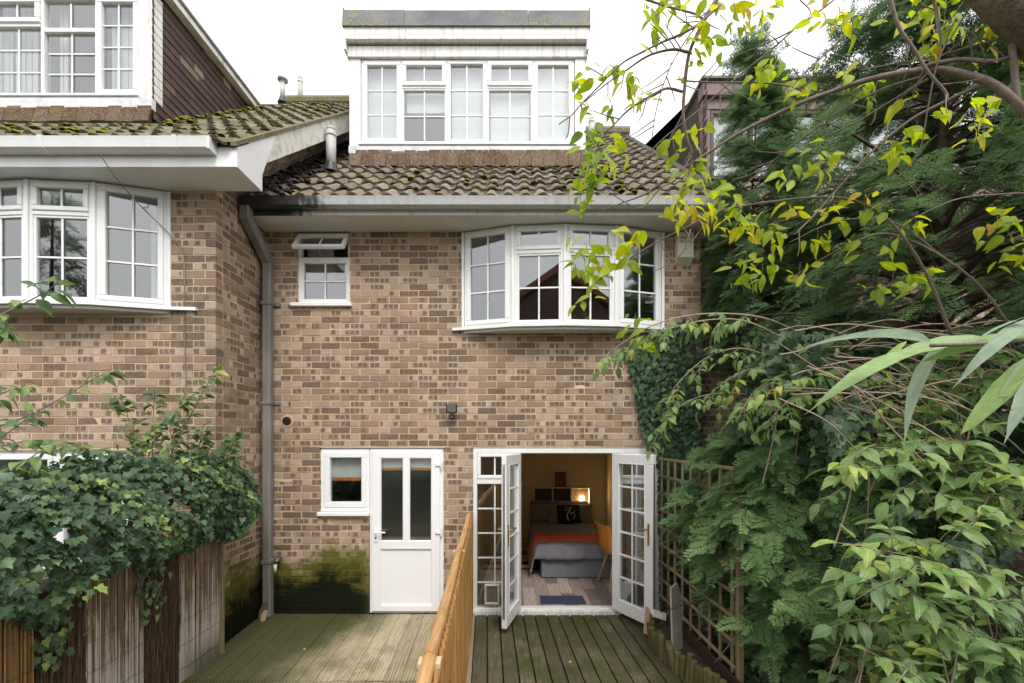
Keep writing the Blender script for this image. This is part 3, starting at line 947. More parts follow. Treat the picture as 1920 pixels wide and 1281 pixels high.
for i in (0, 2):
    mb = MB(); ring(mb, gx[i] - .001, gz0 - .001, gx[i + 1] + .001, gz1 + .001, .009, .008, .03, .003); mb.build('bead', 'upvc_new', door)
    glaze(door, Matrix.Identity(4), gx[i] + .008, gz0 + .008, gx[i + 1] - .008, gz1 - .008, 1, 1, .02)
    mb = MB(); mb.box(gx[i] - .01, .063, FZ(878), gx[i + 1] + .01, .066, zt); mb.build('blind', 'blind_white', door)
    mb = MB(); mb.box(gx[i] - .01, .061, FZ(882.5), gx[i + 1] + .01, .070, FZ(878.5)); mb.build('blind_trim', 'blind_orange', door)
mb = MB(); zh = FZ(997); mb.box(FX(702), -.012, zh - .12, FX(708), .0, zh + .03, .003); mb.tube([(FX(705), -.01, zh), (FX(705), -.05, zh), (FX(725), -.055, zh)], .009, 8)
mb.build('handle', 'upvc_new', door)
mb = MB(); mb.box(FX(703.6), -.0135, zh - .085, FX(706.4), -.0125, zh - .06); mb.build('keyhole', 'dark_plastic', door)
for py in (871, 998):
    mb = MB(); mb.box(b_ - .05, -.018, FZ(py) - .02, b_ + .012, .0, FZ(py) + .02, .005); mb.build('hinge', 'upvc_new', door)
    mb = MB(); mb.tube([(b_ + .02, -.012, FZ(py) - .045), (b_ + .02, -.012, FZ(py) + .045)], .011, 10); mb.build('hinge_barrel', 'upvc_new', door)
mb = MB(); mb.box(-2.2, .9, 0.02, -1.0, 1.5, .86, .01); mb.build('kitchen_worktop', 'worktop', H)

# French doors
fr_ = bpy.data.objects.new('french_door_frame', None); fr_.location = (W_F[0], 0, 0); link(fr_, H)
x0, x1 = W_F[0], W_F[2]; hl, hr = FX(969), FX(1153); zt = 1.9
fm = MB()
fm.box(x0, .005, .0, x0 + .045, .085, zt, .004); fm.box(x1 - .045, .005, .0, x1, .085, zt, .004)
fm.box(x0 + .045, .005, zt - .055, x1 - .045, .085, zt, .004); fm.box(x0 + .045, .005, .0, x1 - .045, .095, .055, .004)
fm.box(hl - .05, .008, .056, hl, .085, zt - .056, .004); fm.box(hr, .008, .056, hr + .05, .085, zt - .056, .004)
zt2 = 1.52
for a, b_ in ((x0 + .045, hl - .05), (hr + .05, x1 - .045)): fm.box(a, .009, zt2 - .03, b_, .085, zt2 + .03, .004)
fm.build('frame', 'upvc', fr_)
for a, b_ in ((x0 + .045, hl - .05), (hr + .05, x1 - .045)):
    light(fr_, T(0, .0, 0), a + .002, zt2 + .03, b_ - .002, zt - .057, 2, 1, .04, .0, .06)
    glaze(fr_, T(0, .02, 0), a + .006, .06, b_ - .006, zt2 - .034, 2, 5, .03)
mb = MB(); mb.box(x0, -.045, -.02, hr + .06, .004, .045, .006); mb.build('threshold', 'old_white', fr_)
# cat flap in the left sidelight
cf = MB(); cx0, cx1, cz0, cz1 = FX(908), FX(936), FZ(1135), FZ(1097)
ring(cf, cx0, cz0, cx1, cz1, .025, .005, .06, .010); cf.build('cat_flap', 'cream_plastic', fr_)
cf = MB(); cf.box(cx0 + .03, .025, cz0 + .03, cx1 - .03, .035, cz1 - .03); cf.build('cat_flap_door', 'pipe_grey', fr_)
def leaf_door(hx, ox, oy, sgn):
    """an open leaf from its hinge (hx,0) to its outer edge (ox,oy)"""
    L = math.hypot(ox - hx, oy)
    d = bpy.data.objects.new('french_door', None); d.location = (hx, 0, .06); link(d, H)
    M = T(hx, -.002, 0) @ RZ(math.atan2(oy, ox - hx))
    y0, y1 = (-.055, .0) if sgn > 0 else (.0, .055)
    zb, zt_ = .062, 1.845; sw = .10
    mb = MB(M); ring(mb, 0.004, zb, L, zt_, sw, y0, y1, .006, .13); mb.build('leaf', 'upvc', d)
    mb = MB(M); ring(mb, sw - .002, zb + .128, L - sw + .002, zt_ - sw + .002, .014, y0 - .004, y1 + .004, .004); mb.build('bead', 'upvc', d)
    glaze(d, M, sw + .01, zb + .14, L - sw - .01, zt_ - sw - .01, 2, 6, (y0 + y1) / 2, .02)
    for k in range(1, 6):
        z = zb + .14 + (zt_ - sw - .01 - zb - .14) * k / 6
        mb = MB(M); mb.box(sw + .01, (y0 + y1) / 2 + .010, z - .009, L - sw - .01, (y0 + y1) / 2 + .018, z + .009, .002); mb.build('glazing_bar', 'upvc', d)
    for yy, s2 in ((y0, -1), (y1, 1)):
        mb = MB(M); mb.box(L - .062, yy, .90, L - .036, yy + s2 * .010, 1.13, .004); mb.tube([(L - .05, yy, 1.07), (L - .05, yy + s2 * .05, 1.07), (L - .16, yy + s2 * .055, 1.075)], .009, 8)
        mb.build('handle', 'brass', d)
    mb = MB(M); mb.box(L - .001, (y0 + y1) / 2 - .012, zb + .1, L + .003, (y0 + y1) / 2 + .012, zt_ - .1); mb.build('lock_strip', 'steel', d)
    return d
leaf_door(hl, P(940, 1000, 4.545).x, 4.545 - 5.1, -1)
leaf_door(hr, P(1230, 1000, 4.595).x, 4.595 - 5.1, 1)

# downpipe with offset to the gutter
dp = bpy.data.objects.new('downpipe', None); dp.location = (-2.77, -.1, 0); link(dp, H)
mb = MB(); mb.box(-2.825, -.108, -.05, -2.732, -.015, 4.02, .012); mb.build('pipe', 'pipe_grey', dp)
mb = MB()
q0, q1 = Vector((-2.777, -.065, 4.03)), Vector((-2.80, -.43, 4.34))
dd = (q1 - q0); 
MM = T(*q0) @ dd.to_track_quat('Z', 'X').to_matrix().to_4x4()
mb.M = MM; mb.box(-.052, -.05, -.03, .05, .05, dd.length + .02, .012); mb.M = Matrix.Identity(4)
mb.box(-2.85, -.485, 4.31, -2.75, -.38, 4.46, .01)
mb.build('offset', 'pipe_grey', dp)
for z in (.62, 2.42, 3.55):
    mb = MB(); mb.box(-2.833, -.116, z - .02, -2.724, -.004, z + .02, .004); mb.box(-2.72, -.02, z - .02, -2.66, -.004, z + .02, .003); mb.build('bracket', 'pipe_grey', dp)

# things fixed to the wall
fl = thing('floodlight', (FX(849), -.02, FZ(772)), 'small black security floodlight fixed to the brick between the windows', 'floodlight')
M = T(FX(849), -.10, FZ(767)) @ Matrix.Rotation(math.radians(20), 4, 'X')
mb = MB(M); mb.box(-.062, -.02, -.05, .062, .03, .05, .008); mb.build('housing', 'dark_plastic', fl)
mb = MB(M); mb.box(-.048, -.024, -.035, .048, -.019, .037, .002); mb.build('lens', 'pipe_grey', fl)
mb = MB(); mb.box(FX(849) - .02, -.07, FZ(783), FX(849) + .02, 0, FZ(777), .004); mb.tube([(FX(849), -.05, FZ(780)), (FX(849), -.06, FZ(786))], .028, 10); mb.build('bracket', 'dark_plastic', fl)
vh = thing('vent_pipe', (FX(538), 0, FZ(790)), 'round open vent hole with mortar collar beside the downpipe', 'vent')
mb = MB(); n = 20; vs = []; 
for r, y in ((.082, .004), (.070, -.006), (.052, -.008), (.050, .05)):
    for k in range(n): vs.append((FX(538) + r * math.cos(2 * PI * k / n) * random.uniform(.97, 1.03), y, FZ(790) + r * math.sin(2 * PI * k / n)))
mb.add(vs, [(i * n + k, i * n + (k + 1) % n, (i + 1) * n + (k + 1) % n, (i + 1) * n + k) for i in range(3) for k in range(n)])
mb.build('collar', 'terracotta_board', vh)
mb = MB(); mb.tube([(FX(538), -.0075, FZ(790)), (FX(538), .04, FZ(790))], .049, 20); mb.build('shade_plug', 'black', vh)  # black plug: the shade inside the hole put in as colour
ab = thing('alarm_box', (1.967, 0, 4.02), 'weathered cream burglar alarm box under the eaves beside the bow window', 'alarm box')
mb = MB(); x0, x1, z0, z1 = FX(1266), FX(1295), FZ(499), FZ(442)
mb.prism([(-.085, z0 + .07), (-.085, z1), (0.0, z1), (0.0, z0)], 0, x0, x1); mb.build('cover', 'cream_plastic', ab)
for k, (tx, z) in enumerate((('ABACUS', FZ(454)), ('SECURITY', FZ(461)))):
    cu = bpy.data.curves.new('lettering', 'FONT'); cu.body = tx; cu.size = .036 if k == 0 else .030; cu.align_x = 'CENTER'; cu.extrude = .0008
    tmp = bpy.data.objects.new('lettering_curve', cu)
    if 'letter_green' not in MAT: simple('letter_green', (.05, .12, .08))
    me = bpy.data.meshes.new_from_object(tmp); bpy.data.objects.remove(tmp)
    me.materials.clear(); me.materials.append(MAT['letter_green'])
    o = bpy.data.objects.new('lettering', me); o.location = ((x0 + x1) / 2, -.0865, z); o.rotation_euler = (PI / 2, 0, 0)
    link(o, ab)
tp = thing('garden_tap', (-2.68, -.05, FZ(1050)), 'outdoor tap with pale hose connector by the downpipe', 'tap')
mb = MB(); zt = FZ(1046); mb.tube([(-2.66, 0, zt), (-2.66, -.08, zt), (-2.675, -.10, zt - .02), (-2.675, -.10, zt - .05)], [.014, .014, .013, .012], 8); mb.build('spout', 'steel', tp, True)
mb = MB(); mb.tube([(-2.675, -.10, zt - .05), (-2.675, -.10, zt - .10), (-2.672, -.10, zt - .145)], [.02, .017, .010], 8); mb.build('connector', 'cream_plastic', tp, True)
mb = MB(); mb.box(-2.70, -.075, zt + .025, -2.62, -.06, zt + .038, .003); mb.tube([(-2.66, -.068, zt), (-2.66, -.068, zt + .03)], .008, 6); mb.build('lever', 'steel', tp)

# ================================================================== LEFT HOUSE
LY = -.81
LS = 4.42
LH = thing('brick_house', (-5, LY, 0), 'nearer brick house with white bow window and tile-hung dormer at its corner', 'house')
WB = (-5.62, 3.235, -3.318, LS + .2)
WG = (-5.5, .75, -3.72, 1.90)
brick_wall('wall', LH, (0, LY, 0), 0, XL - 21 * .225 + .013, XL, -.10, 4.47, [WB, WG], corner='end', n_obj=170, focus=(-3.9, 2.6), span=(-4.8, XL + .01))
lz = lambda y: 5.612 + SL * y
gp = [(.009, -.1), (.82, -.1), (.82, mz_(0) - .05), (4.0, mz_(3.19) - .05), (4.0, lz(3.19) - .12), (.009, lz(LY) - .45)]
def gkeep(u, z):
    y = u + LY
    if z > lz(y) - .16: return False
    return y < .02 or z > mz_(y) - .08
brick_wall('gable_wall', LH, (XL, LY, 0), PI / 2, 0, 4.0, -.10, 8.0, [], gkeep, gp, corner='start', n_obj=130, focus=(.45, 2.6), span=(.1, .83))
bow_window(LH, (WB[0] + WB[2]) / 2, LY, (WB[2] - WB[0]) / 2, 3.285, LS, .1, .27)
room(LH, 'upper_room', -6.2, LY + .12, 2.6, -3.1, 1.8, 4.55, 'room_grey')
room(LH, 'lower_room', -6.2, LY + .12, -.05, -3.1, 1.8, 2.4, 'room_grey')
win = bpy.data.objects.new('window', None); win.location = (WG[0], LY, WG[1]); link(win, LH)
fm = MB(); ring(fm, WG[0], WG[1], WG[2], WG[3], .05, LY + .03, LY + .1, .004); fm.box(-4.48, LY + .03, WG[1] + .05, -4.42, LY + .1, WG[3] - .05, .004); fm.build('frame', 'upvc', win)
light(win, T(0, LY + .03, 0), -4.42, WG[1] + .04, WG[2] - .04, WG[3] - .04, 1, 1, .05, -.01, .05)
light(win, T(0, LY + .03, 0), WG[0] + .04, WG[1] + .04, -4.48, WG[3] - .04, 1, 1, .05, -.01, .05)
for cx in (-3.5, -3.98, -4.9):
    mb = MB(); 
    for k in range(9): mb.box(cx - .16 + k * .04, LY + .2 + (k % 2) * .015, 3.3, cx - .12 + k * .04, LY + .215 + (k % 2) * .015, 4.4)
    if cx == -3.5: mb.build('curtain', 'curtain', LH)
# eaves
LE = -1.18
mb = MB(); mb.box(-7.6, LE, LS, -2.445, LY + .02, LS + .018); mb.box(XL + .003, LY + .021, LS, -2.445, -.80, LS + .018); mb.build('soffit', 'upvc', LH)
mb = MB(); mb.box(-7.6, LE - .016, LS - .006, -2.44, LE + .002, LS + .17, .003); mb.build('fascia', 'upvc', LH)
gutter(LH, -7.6, -2.62, LE - .017, LS + .195, 'upvc', [-5.0, -4.05, -2.9])
mb = MB(); mb.prism([(LE - .012, LS - .004), (LE - .012, LS + .17), (-.55, lz(-.55) - .03), (-.80, LS + .16), (-.80, LS - .004)], 0, -2.445, -2.425); mb.build('box_end', 'upvc', LH)
mb = MB(); mb.box(-2.62, LE - .125, LS + .09, -2.60, LE - .017, LS + .20, .003); mb.build('gutter_stop', 'upvc', LH)
# roof
LYE, LZE = -1.25, lz(-1.25)
LDX, LDY = -4.117, 0.0
rb = MB()
rb.prism([(LYE + .06, lz(LYE + .06)), (LDY, lz(LDY)), (LDY, lz(LDY) - .05), (LYE + .06, lz(LYE + .06) - .05)], 0, -7.6, -2.45)
rb.prism([(LDY, lz(LDY)), (3.2, lz(3.2)), (3.2, lz(3.2) - .05), (LDY, lz(LDY) - .05)], 0, LDX, -2.45)
rb.prism([(3.2, lz(3.2)), (7.6, lz(3.2) - SL * 4.4), (7.6, lz(3.2) - SL * 4.4 - .05), (3.2, lz(3.2) - .05)], 0, -7.6, -2.45)
lroof = rb.build('roof', 'debris', LH)
tile_roof(LH, lroof, -7.6 + .03, -2.42, LYE, LZE, 5.9, 'tile_left', lambda x, y: x < LDX + .02 and y > LDY, 300)
mb = MB(); mb.tube([(-4.2, 3.2, lz(3.2) + .03), (-2.44, 3.2, lz(3.2) + .03)], .11, 10); mb.build('ridge_tile', 'tile_left', lroof)
mb = MB()
for k in range(80):
    if k < 45: x = random.uniform(-5.6, -3.2); y = random.uniform(LYE + .05, -.1)
    else: x = random.uniform(-4.1, -2.5); y = random.uniform(-1.0, 2.8)
    blob(mb, (x, y, lz(y) + .04), random.uniform(.02, .055), .6)
for k in range(40): 
    y = random.uniform(.0, 1.9); blob(mb, (LDX + .12 + abs(random.gauss(0, .06)), y, lz(y) + .04), random.uniform(.03, .06), .7)
mb.build('moss', 'moss', lroof)['kind'] = 'stuff'
# bargeboard with its sloping soffit and mortared verge
bb = MB(); bb.prism([(-1.02, lz(-1.02) - .015), (3.2, lz(3.2) - .015), (3.2, lz(3.2) - .27), (-.80, lz(-.80) - .27)], 0, -2.452, -2.430); bb.build('bargeboard', 'barge', LH)
bb = MB(); bb.prism([(-.80, lz(-.80) - .235), (3.2, lz(3.2) - .235), (3.2, lz(3.2) - .215), (-.80, lz(-.80) - .215)], 0, XL + .002, -2.453); bb.build('verge_soffit', 'barge', LH)
bb = MB(); bb.prism([(LYE + .03, lz(LYE + .03) - .012), (3.2, lz(3.2) - .012), (3.2, lz(3.2) + .04), (LYE + .03, lz(LYE + .03) + .03)], 0, -2.47, -2.415); bb.build('verge', 'tile_left', LH)
# dormer
LD = bpy.data.objects.new('dormer', None); LD.location = (LDX, LDY, 5.6); link(LD, LH)
def ez(py): return EYE + (HOR - py) * 5.1 / F
ZT = 7.22
mb = MB(); mb.box(FX(262), LDY, ez(187), LDX, LDY + .12, ZT, .004); mb.build('side_board', 'old_white', LD)
mb = MB(); mb.box(-7.4, LDY - .01, ez(-12), LDX, LDY + .12, ZT + .25, .004); mb.build('head_board', 'upvc', LD)
mb = MB(); mb.box(-7.4, LDY - .045, ez(209), LDX + .002, LDY + .02, ez(188), .005); mb.build('flashing', 'lead_white', LD)
mb = MB(); mb.prism([(.03, lz(.03) - .06), (2.0, lz(2.0) - .06), (1.95, ZT), (.03, ZT)], 0, LDX - .06, LDX - .012); mb.build('cheek_board', 'debris', LD)
# tile hanging on the cheek
row = 0; z = lz(0) - .02
while z < ZT:
    y = -.01 - (row % 2) * .0825
    while y < 2.0:
        ym = y + .08
        if z + .06 > lz(ym) + .02 and ym < 1.95:
            y0_, y1_ = max(y, -.008), min(y + .162, 1.98)
            if y1_ - y0_ > .03:
                mb = MB(T(LDX, 0, z) @ Matrix.Rotation(random.gauss(-.10, .012), 4, 'Y')); mb.cr = random.random()
                mb.box(-.012, y0_, 0, .001, y1_, min(.17, ZT - z), .002); mb.build('hung_tile', 'hung_tile', LD)
        y += .165
    z += .10; row += 1
mb = MB(); mb.prism([(-.06, ZT - .01), (2.15, ZT - .01), (2.15, ZT + .07), (-.06, ZT + .07)], 0, LDX - .05, LDX + .10); mb.build('verge_board', 'old_white', LD)
mb = MB(); mb.box(-7.4, -.08, ZT + .071, LDX + .12, 2.3, ZT + .11); mb.build('flat_roof', 'felt', LD)
for row, (za, zb_, yo) in enumerate(((ez(238), ez(216), -.095), (ez(222), ez(207), -.066))):
    x = LDX - .165
    while x > -6.2:
        mb = MB(T(x + random.gauss(0, .002), LDY + yo, za) @ Matrix.Rotation(-.2 + random.gauss(0, .025), 4, 'X')); mb.cr = random.random()
        mb.box(0, 0, random.gauss(0, .004), .162, .014, (zb_ - za) * 1.1 + .03, .003); mb.build('apron_tile', 'plain_tile', LD)
        x -= .165
dw = bpy.data.objects.new('dormer_window', None); dw.location = (FX(262), 0, 5.95); link(dw, LH)
X0, X1, Z0, Z1 = -7.0, FX(261), ez(180), ez(-8)
fm = MB(); ring(fm, X0, Z0, X1, Z1, .035, .012, .09, .004)
bd = [FX(-130), FX(-20), FX(77), FX(179), FX(261)]
for k in range(4): fm.box(bd[k] - .018, .012, Z0 + .035, bd[k] + .018, .09, Z1 - .035, .004)
M0 = Matrix.Identity(4)
light(dw, M0, FX(181), Z0 + .02, FX(258), Z1 - .02, 2, 4, .055, -.006, .06)
zt = ez(54); zt_l = ez(44)
fm.box(FX(81), .012, zt - .025, FX(175), .09, zt + .025, .004)
glaze(dw, M0, FX(83), zt + .025, FX(172), Z1 - .06, 2, 1, .045)
glaze(dw, M0, FX(85), Z0 + .04, FX(174), zt - .025, 2, 3, .045)
fm.box(FX(-18), .012, zt_l - .025, FX(73), .09, zt_l + .025, .004)
light(dw, M0, FX(-17), zt_l + .015, FX(74), Z1 - .02, 2, 1, .055, -.008, .06)
glaze(dw, M0, FX(-15), Z0 + .04, FX(73), zt_l - .025, 2, 3, .045)
glaze(dw, M0, FX(-125), Z0 + .04, FX(-25), Z1 - .05, 2, 4, .045)
fm.build('frame', 'upvc', dw)
sm = MB(); sm.box(X0, -.055, Z0 - .035, X1 + .03, .08, Z0 - .003, .006); sm.build('sill', 'upvc', dw)
room(LH, 'loft_room', -7.0, .13, 5.4, LDX - .1, 2.2, 7.2, 'room_ceiling')
for a, b_ in ((FX(188), FX(256)), (FX(88), FX(103)), (FX(2), FX(45)), (FX(-30), FX(-5))):
    mb = MB(); n = max(3, int((b_ - a) / .035)); 
    for k in range(n): mb.box(a + (b_ - a) * k / n, .15 + (k % 2) * .012, Z0, a + (b_ - a) * (k + 1) / n, .158 + (k % 2) * .012, Z1)
    mb.build('curtain', 'curtain', dw)
flue(LH, P(530, 190, 8.35).x, 3.25, lz(3.2) + .08, .44, .048, 'mushroom')
flue(LH, P(563, 190, 8.35).x, 3.25, lz(3.2) + .04, .50, .048, 'cowl')
cb = catmull([P(184, 284, 3.80), P(215, 330, 3.95), P(262, 385, 4.2), P(318, 440, 4.26), P(344, 482, 4.275), P(345, 600, 4.275), P(349, 740, 4.275), P(352, 880, 4.275)], 6)
mb = MB(); mb.tube(cb, .0045, 6); tag(mb.build('aerial_cable', 'pipe_grey', None, True), 'thin dark cable hanging from the white gutter down the corner brickwork', 'cable')

# ================================================================== RIGHT HOUSE
RY = .35
RH = thing('brick_house', (5, RY, 0), 'set-back brick house with brown dormer half hidden behind the conifers', 'house')
WR = (2.46, 3.25, 3.35, 4.22)
brick_wall('wall', RH, (0, RY, 0), 0, 2.0, 8.0, -.10, 4.47, [WR], n_obj=120, focus=(2.9, 2.9))
win = bpy.data.objects.new('window', None); win.location = (WR[0], RY, WR[1]); link(win, RH)
fm = MB(); ring(fm, WR[0], WR[1], WR[2], WR[3], .05, RY + .03, RY + .1, .004); fm.box(WR[0] + .05, RY + .03, 3.82, WR[2] - .05, RY + .1, 3.88, .004); fm.build('frame', 'brown_frame', win)
light(win, T(0, RY + .03, 0), WR[0] + .04, 3.87, WR[2] - .04, WR[3] - .04, 1, 1, .05, -.01, .05, 'brown_frame')
glaze(win, T(0, RY + .03, 0), WR[0] + .055, WR[1] + .055, WR[2] - .055, 3.815, 1, 1, .03)
room(RH, 'upper_room', 2.3, RY + .12, 2.6, 4.5, 2.5, 4.5, 'room_grey')
mb = MB()
for k in range(14): mb.box(2.5 + k * .05, RY + .2 + (k % 2) * .012, 3.2, 2.55 + k * .05, RY + .21 + (k % 2) * .012, 3.85)
mb.build('curtain', 'curtain', win)
mb = MB(); mb.box(2.39, RY - .37, ZS, 8, RY + .02, ZS + .018); mb.build('soffit', 'soffit', RH)
mb = MB(); mb.box(2.39, RY - .385, ZS - .006, 8, RY - .368, ZS + .16, .003); mb.build('fascia', 'brown_board', RH)
gutter(RH, 2.4, 8, RY - .386, ZS + .145, 'brown_frame', [3.2, 4.3])
RYE = RY - .46
rz_ = lambda y: ZE + SL * (y - RYE)
rb = MB(); rb.prism([(RYE + .05, rz_(RYE + .05)), (1.3, rz_(1.3)), (1.3, rz_(1.3) - .06), (RYE + .05, rz_(RYE + .05) - .06)], 0, 2.4, 8)
rb.prism([(1.3, rz_(1.3)), (4.35, rz_(4.35)), (4.35, rz_(4.35) - .06), (1.3, rz_(1.3) - .06)], 0, 2.4, 2.65)
rroof = rb.build('roof', 'debris', RH)
RDX, RDY = P(1318, 200, 6.4).x, 1.3
tile_roof(RH, rroof, 2.4, 6.9, RYE, ZE, 5.7, 'tile_right', lambda x, y: x > RDX and y > RDY, 200)
RD = bpy.data.objects.new('dormer', None); RD.location = (RDX, RDY, 5.8); link(RD, RH)
qz = lambda py: EYE + (HOR - py) * 6.4 / F
qx = lambda px: (px - 960) * 6.4 / F
mb = MB(); mb.box(RDX - .02, RDY - .06, qz(184), qx(1800), RDY + .12, qz(157), .004); mb.build('fascia', 'brown_board', RD)
mb = MB(); mb.box(RDX, RDY, qz(205), qx(1800), RDY + .1, qz(185), .004); mb.build('head_board', 'brown_board', RD)
mb = MB(); mb.box(RDX, RDY, qz(335), qx(1332), RDY + .1, qz(206), .004); mb.build('side_board', 'brown_board', RD)
mb = MB(); mb.box(RDX - .05, RDY - .1, qz(156.5), qx(1800), 4.2, qz(152)); mb.build('flat_roof', 'felt', RD)
mb = MB(); mb.prism([(RDY + .1, rz_(RDY + .1) - .05), (4.3, rz_(4.3)), (RDY + 1.9, qz(157)), (RDY + .1, qz(157))], 0, RDX, RDX + .03); mb.build('cheek_board', 'debris', RD)
row = 0; z = rz_(RDY)
while z < qz(160):
    y = RDY - .01 - (row % 2) * .08
    while y < RDY + 2.1:
        if z + .04 > rz_(y + .08):
            mb = MB(T(RDX, 0, z) @ Matrix.Rotation(random.gauss(.10, .012), 4, 'Y')); mb.cr = random.random() * .9
            mb.box(-.001, y, 0, .012, y + .162, min(.17, qz(157) - z), .002); mb.build('hung_tile', 'hung_tile', RD)
        y += .165
    z += .1; row += 1
dw = bpy.data.objects.new('dormer_window', None); dw.location = (qx(1332), RDY, qz(335)); link(dw, RH)
fm = MB(); ring(fm, qx(1333), qz(335), qx(1790), qz(206), .05, RDY + .01, RDY + .09, .004)
bb_ = [1333, 1410, 1480, 1550, 1630, 1710, 1790]
for p_ in bb_[1:-1]: fm.box(qx(p_) - .025, RDY + .01, qz(335) + .05, qx(p_) + .025, RDY + .09, qz(206) - .05, .004)
fm.build('frame', 'brown_frame', dw)
for k in range(6): glaze(dw, T(0, RDY, 0), qx(bb_[k]) + .04, qz(335) + .05, qx(bb_[k + 1]) - .04, qz(206) - .05, 1, 1, .05)
room(RH, 'loft_room', RDX + .1, RDY + .13, 5.6, qx(1790), 3.4, qz(160), 'room_ceiling')
mb = MB()
for k in range(70): mb.box(qx(1340) + k * .05, RDY + .14 + (k % 2) * .012, qz(333), qx(1340) + k * .05 + .05, RDY + .148 + (k % 2) * .012, qz(208))
mb.build('curtain', 'curtain', dw)

# ================================================================== DECKS
SK = .0566                       # the boards run slightly askew to the house
def skew(x, y): return x - SK * y if y < 0 else x
def board_mesh(w, prof_n, depth, L, seed, th=.028, r=None):
    """a deck board along -y from 0 to -L; prof_n grooves across its top"""
    rr = np.random.default_rng(seed)
    pts = []
    if prof_n:
        step = w / prof_n
        for k in range(prof_n):
            a = k * step
            pts += [(a + step * .02, 0), (a + step * .50, 0), (a + step * .60, -depth), (a + step * .92, -depth)]
        pts = pts + [(w, 0)]
        pts[0] = (0, 0)
    else:
        c = .004
        pts = [(0, -c), (c, 0), (w * .5, .0008), (w - c, 0), (w, -c)]
    pts = [(0, -th)] + pts + [(w, -th)]
    n = len(pts)
    ys = [0, -L]
    V = [(p[0], y, p[1]) for y in ys for p in pts]
    Fc = [(k, k + 1, n + k + 1, n + k) for k in range(n - 1)]
    Fc = [tuple(reversed(f)) for f in Fc]
    me = np_mesh('board', V, Fc, 'deck_right' if not prof_n else 'deck_left', np.full(len(Fc), rr.random() if r is None else r))
    return me
def deck(name, x0, x1, w, gap, prof, mat, y0, cuts, label):
    base = MB(); ye = cuts[-1]
    base.add([(x0, y0, -.05), (x1, y0, -.05), (x1 - SK * ye, ye, -.05), (x0 - SK * ye, ye, -.05)], [(3, 2, 1, 0)])
    d = base.build(name, 'soil'); d['kind'] = 'structure'
    rot = RZ(math.atan(SK))
    x = x0; k = 0
    while x < x1 - .02:
        ww = min(w, x1 - x)
        yy = y0
        for ci, c in enumerate(cuts):
            L = (yy - c) - .004
            key = (mat, ci, k % 7)
            if ww < w - .001 or key not in BM:
                me = board_mesh(ww, prof, .007, L, k * 31 + ci)
                me.materials.clear(); me.materials.append(MAT[mat])
                if ww >= w - .001: BM[key] = me
            else: me = BM[key]
            o = bpy.data.objects.new('board', me)
            o.matrix_basis = T(x - SK * yy, yy, random.gauss(0, .0012)) @ rot
            link(o, d)
            yy = c
        x += w + gap; k += 1
    return d
BM = {}
deck('deck_floor', -2.86, -.53, .137, .006, 5, 'deck_left', -.012, [-1.42, -3.9], '')
deck('deck_floor', -.415, 1.80, .123, .012, 0, 'deck_right', -.047, [-3.9], '')
# pale grooved strip beside the fence
me = board_mesh(.078, 6, .0045, 3.8, 3); me.materials.clear(); me.materials.append(MAT['deck_strip'])
o = bpy.data.objects.new('edge_board', me); o.matrix_basis = T(-.498, -.03, .012) @ RZ(math.atan(SK)); link(o)
tag(o, 'pale grooved board laid along the foot of the orange fence', 'board')

# ================================================================== FENCE BETWEEN THE DECKS
MF = T(-.475, 0, 0) @ RZ(math.atan(.050))
RF = thing('dividing_fence', (-.49, -.1, 0), 'orange-brown boarded fence with rounded handrail between the two decks', 'fence')
ztop = 1.17
segs = [(-.06, -1.62), (-1.62, -3.33), (-3.33, -4.6)]
y = -.05; k = 0
while y > -4.4:
    if not any(abs(y - .05 - s[1]) < .055 for s in segs[:2]):
        sg = [s for s in segs if s[0] >= y - .05 >= s[1]]
        dip = 0.0
        if sg:
            t = (sg[0][0] - y) / (sg[0][0] - sg[0][1]); dip = -.022 * math.sin(PI * t)
        mb = MB(MF @ T(0, y, 0) @ Matrix.Rotation(random.gauss(.10, .01), 4, 'Z')); mb.cr = random.random()
        mb.box(.004, -.098, .015, .018 + random.uniform(0, .003), 0, ztop - .03 + dip, .002)
        mb.build('board', 'fence_board', RF)
    y -= .088; k += 1
for z in (.25, .95):
    mb = MB(MF); mb.box(-.045, -4.4, z, -.004, -.05, z + .075, .004); mb.build('rail', 'fence_board', RF)
for yy in (-.06, -1.66, -3.36):
    mb = MB(MF); mb.box(-.042, yy - .082, -.02, .028, yy, 1.12, .004); mb.build('post', 'fence_board', RF)
for i, (a, b_) in enumerate(segs):
    n = 10; vs = []; fs = []
    prof = [(q - .022, h_) for q, h_ in ((-.027, 0), (-.027, .012), (-.021, .026), (-.008, .034), (.008, .034), (.021, .026), (.027, .012), (.027, 0))]
    m_ = len(prof)
    for j in range(n + 1):
        t = j / n; yv = a + (b_ - a) * t
        zz = ztop - .036 - .022 * math.sin(PI * t) + (.006 if i % 2 else 0)
        for (px_, pz_) in prof: vs.append((px_, yv, zz + pz_))
    for j in range(n):
        for q in range(m_): fs.append((j * m_ + q, j * m_ + (q + 1) % m_, (j + 1) * m_ + (q + 1) % m_, (j + 1) * m_ + q))
    fs += [tuple(range(m_ - 1, -1, -1)), tuple(range(n * m_, n * m_ + m_))]
    fs = [tuple(reversed(f)) for f in fs]
    mb = MB(MF); mb.cr = random.random(); mb.add(vs, fs); mb.build('handrail', 'fence_rail', RF)
for yy in (-1.62, -3.33):
    mb = MB(MF); mb.box(-.066, yy - .030, 1.112, .024, yy + .030, 1.140, .004); mb.build('post_cap', 'fence_pale', RF)

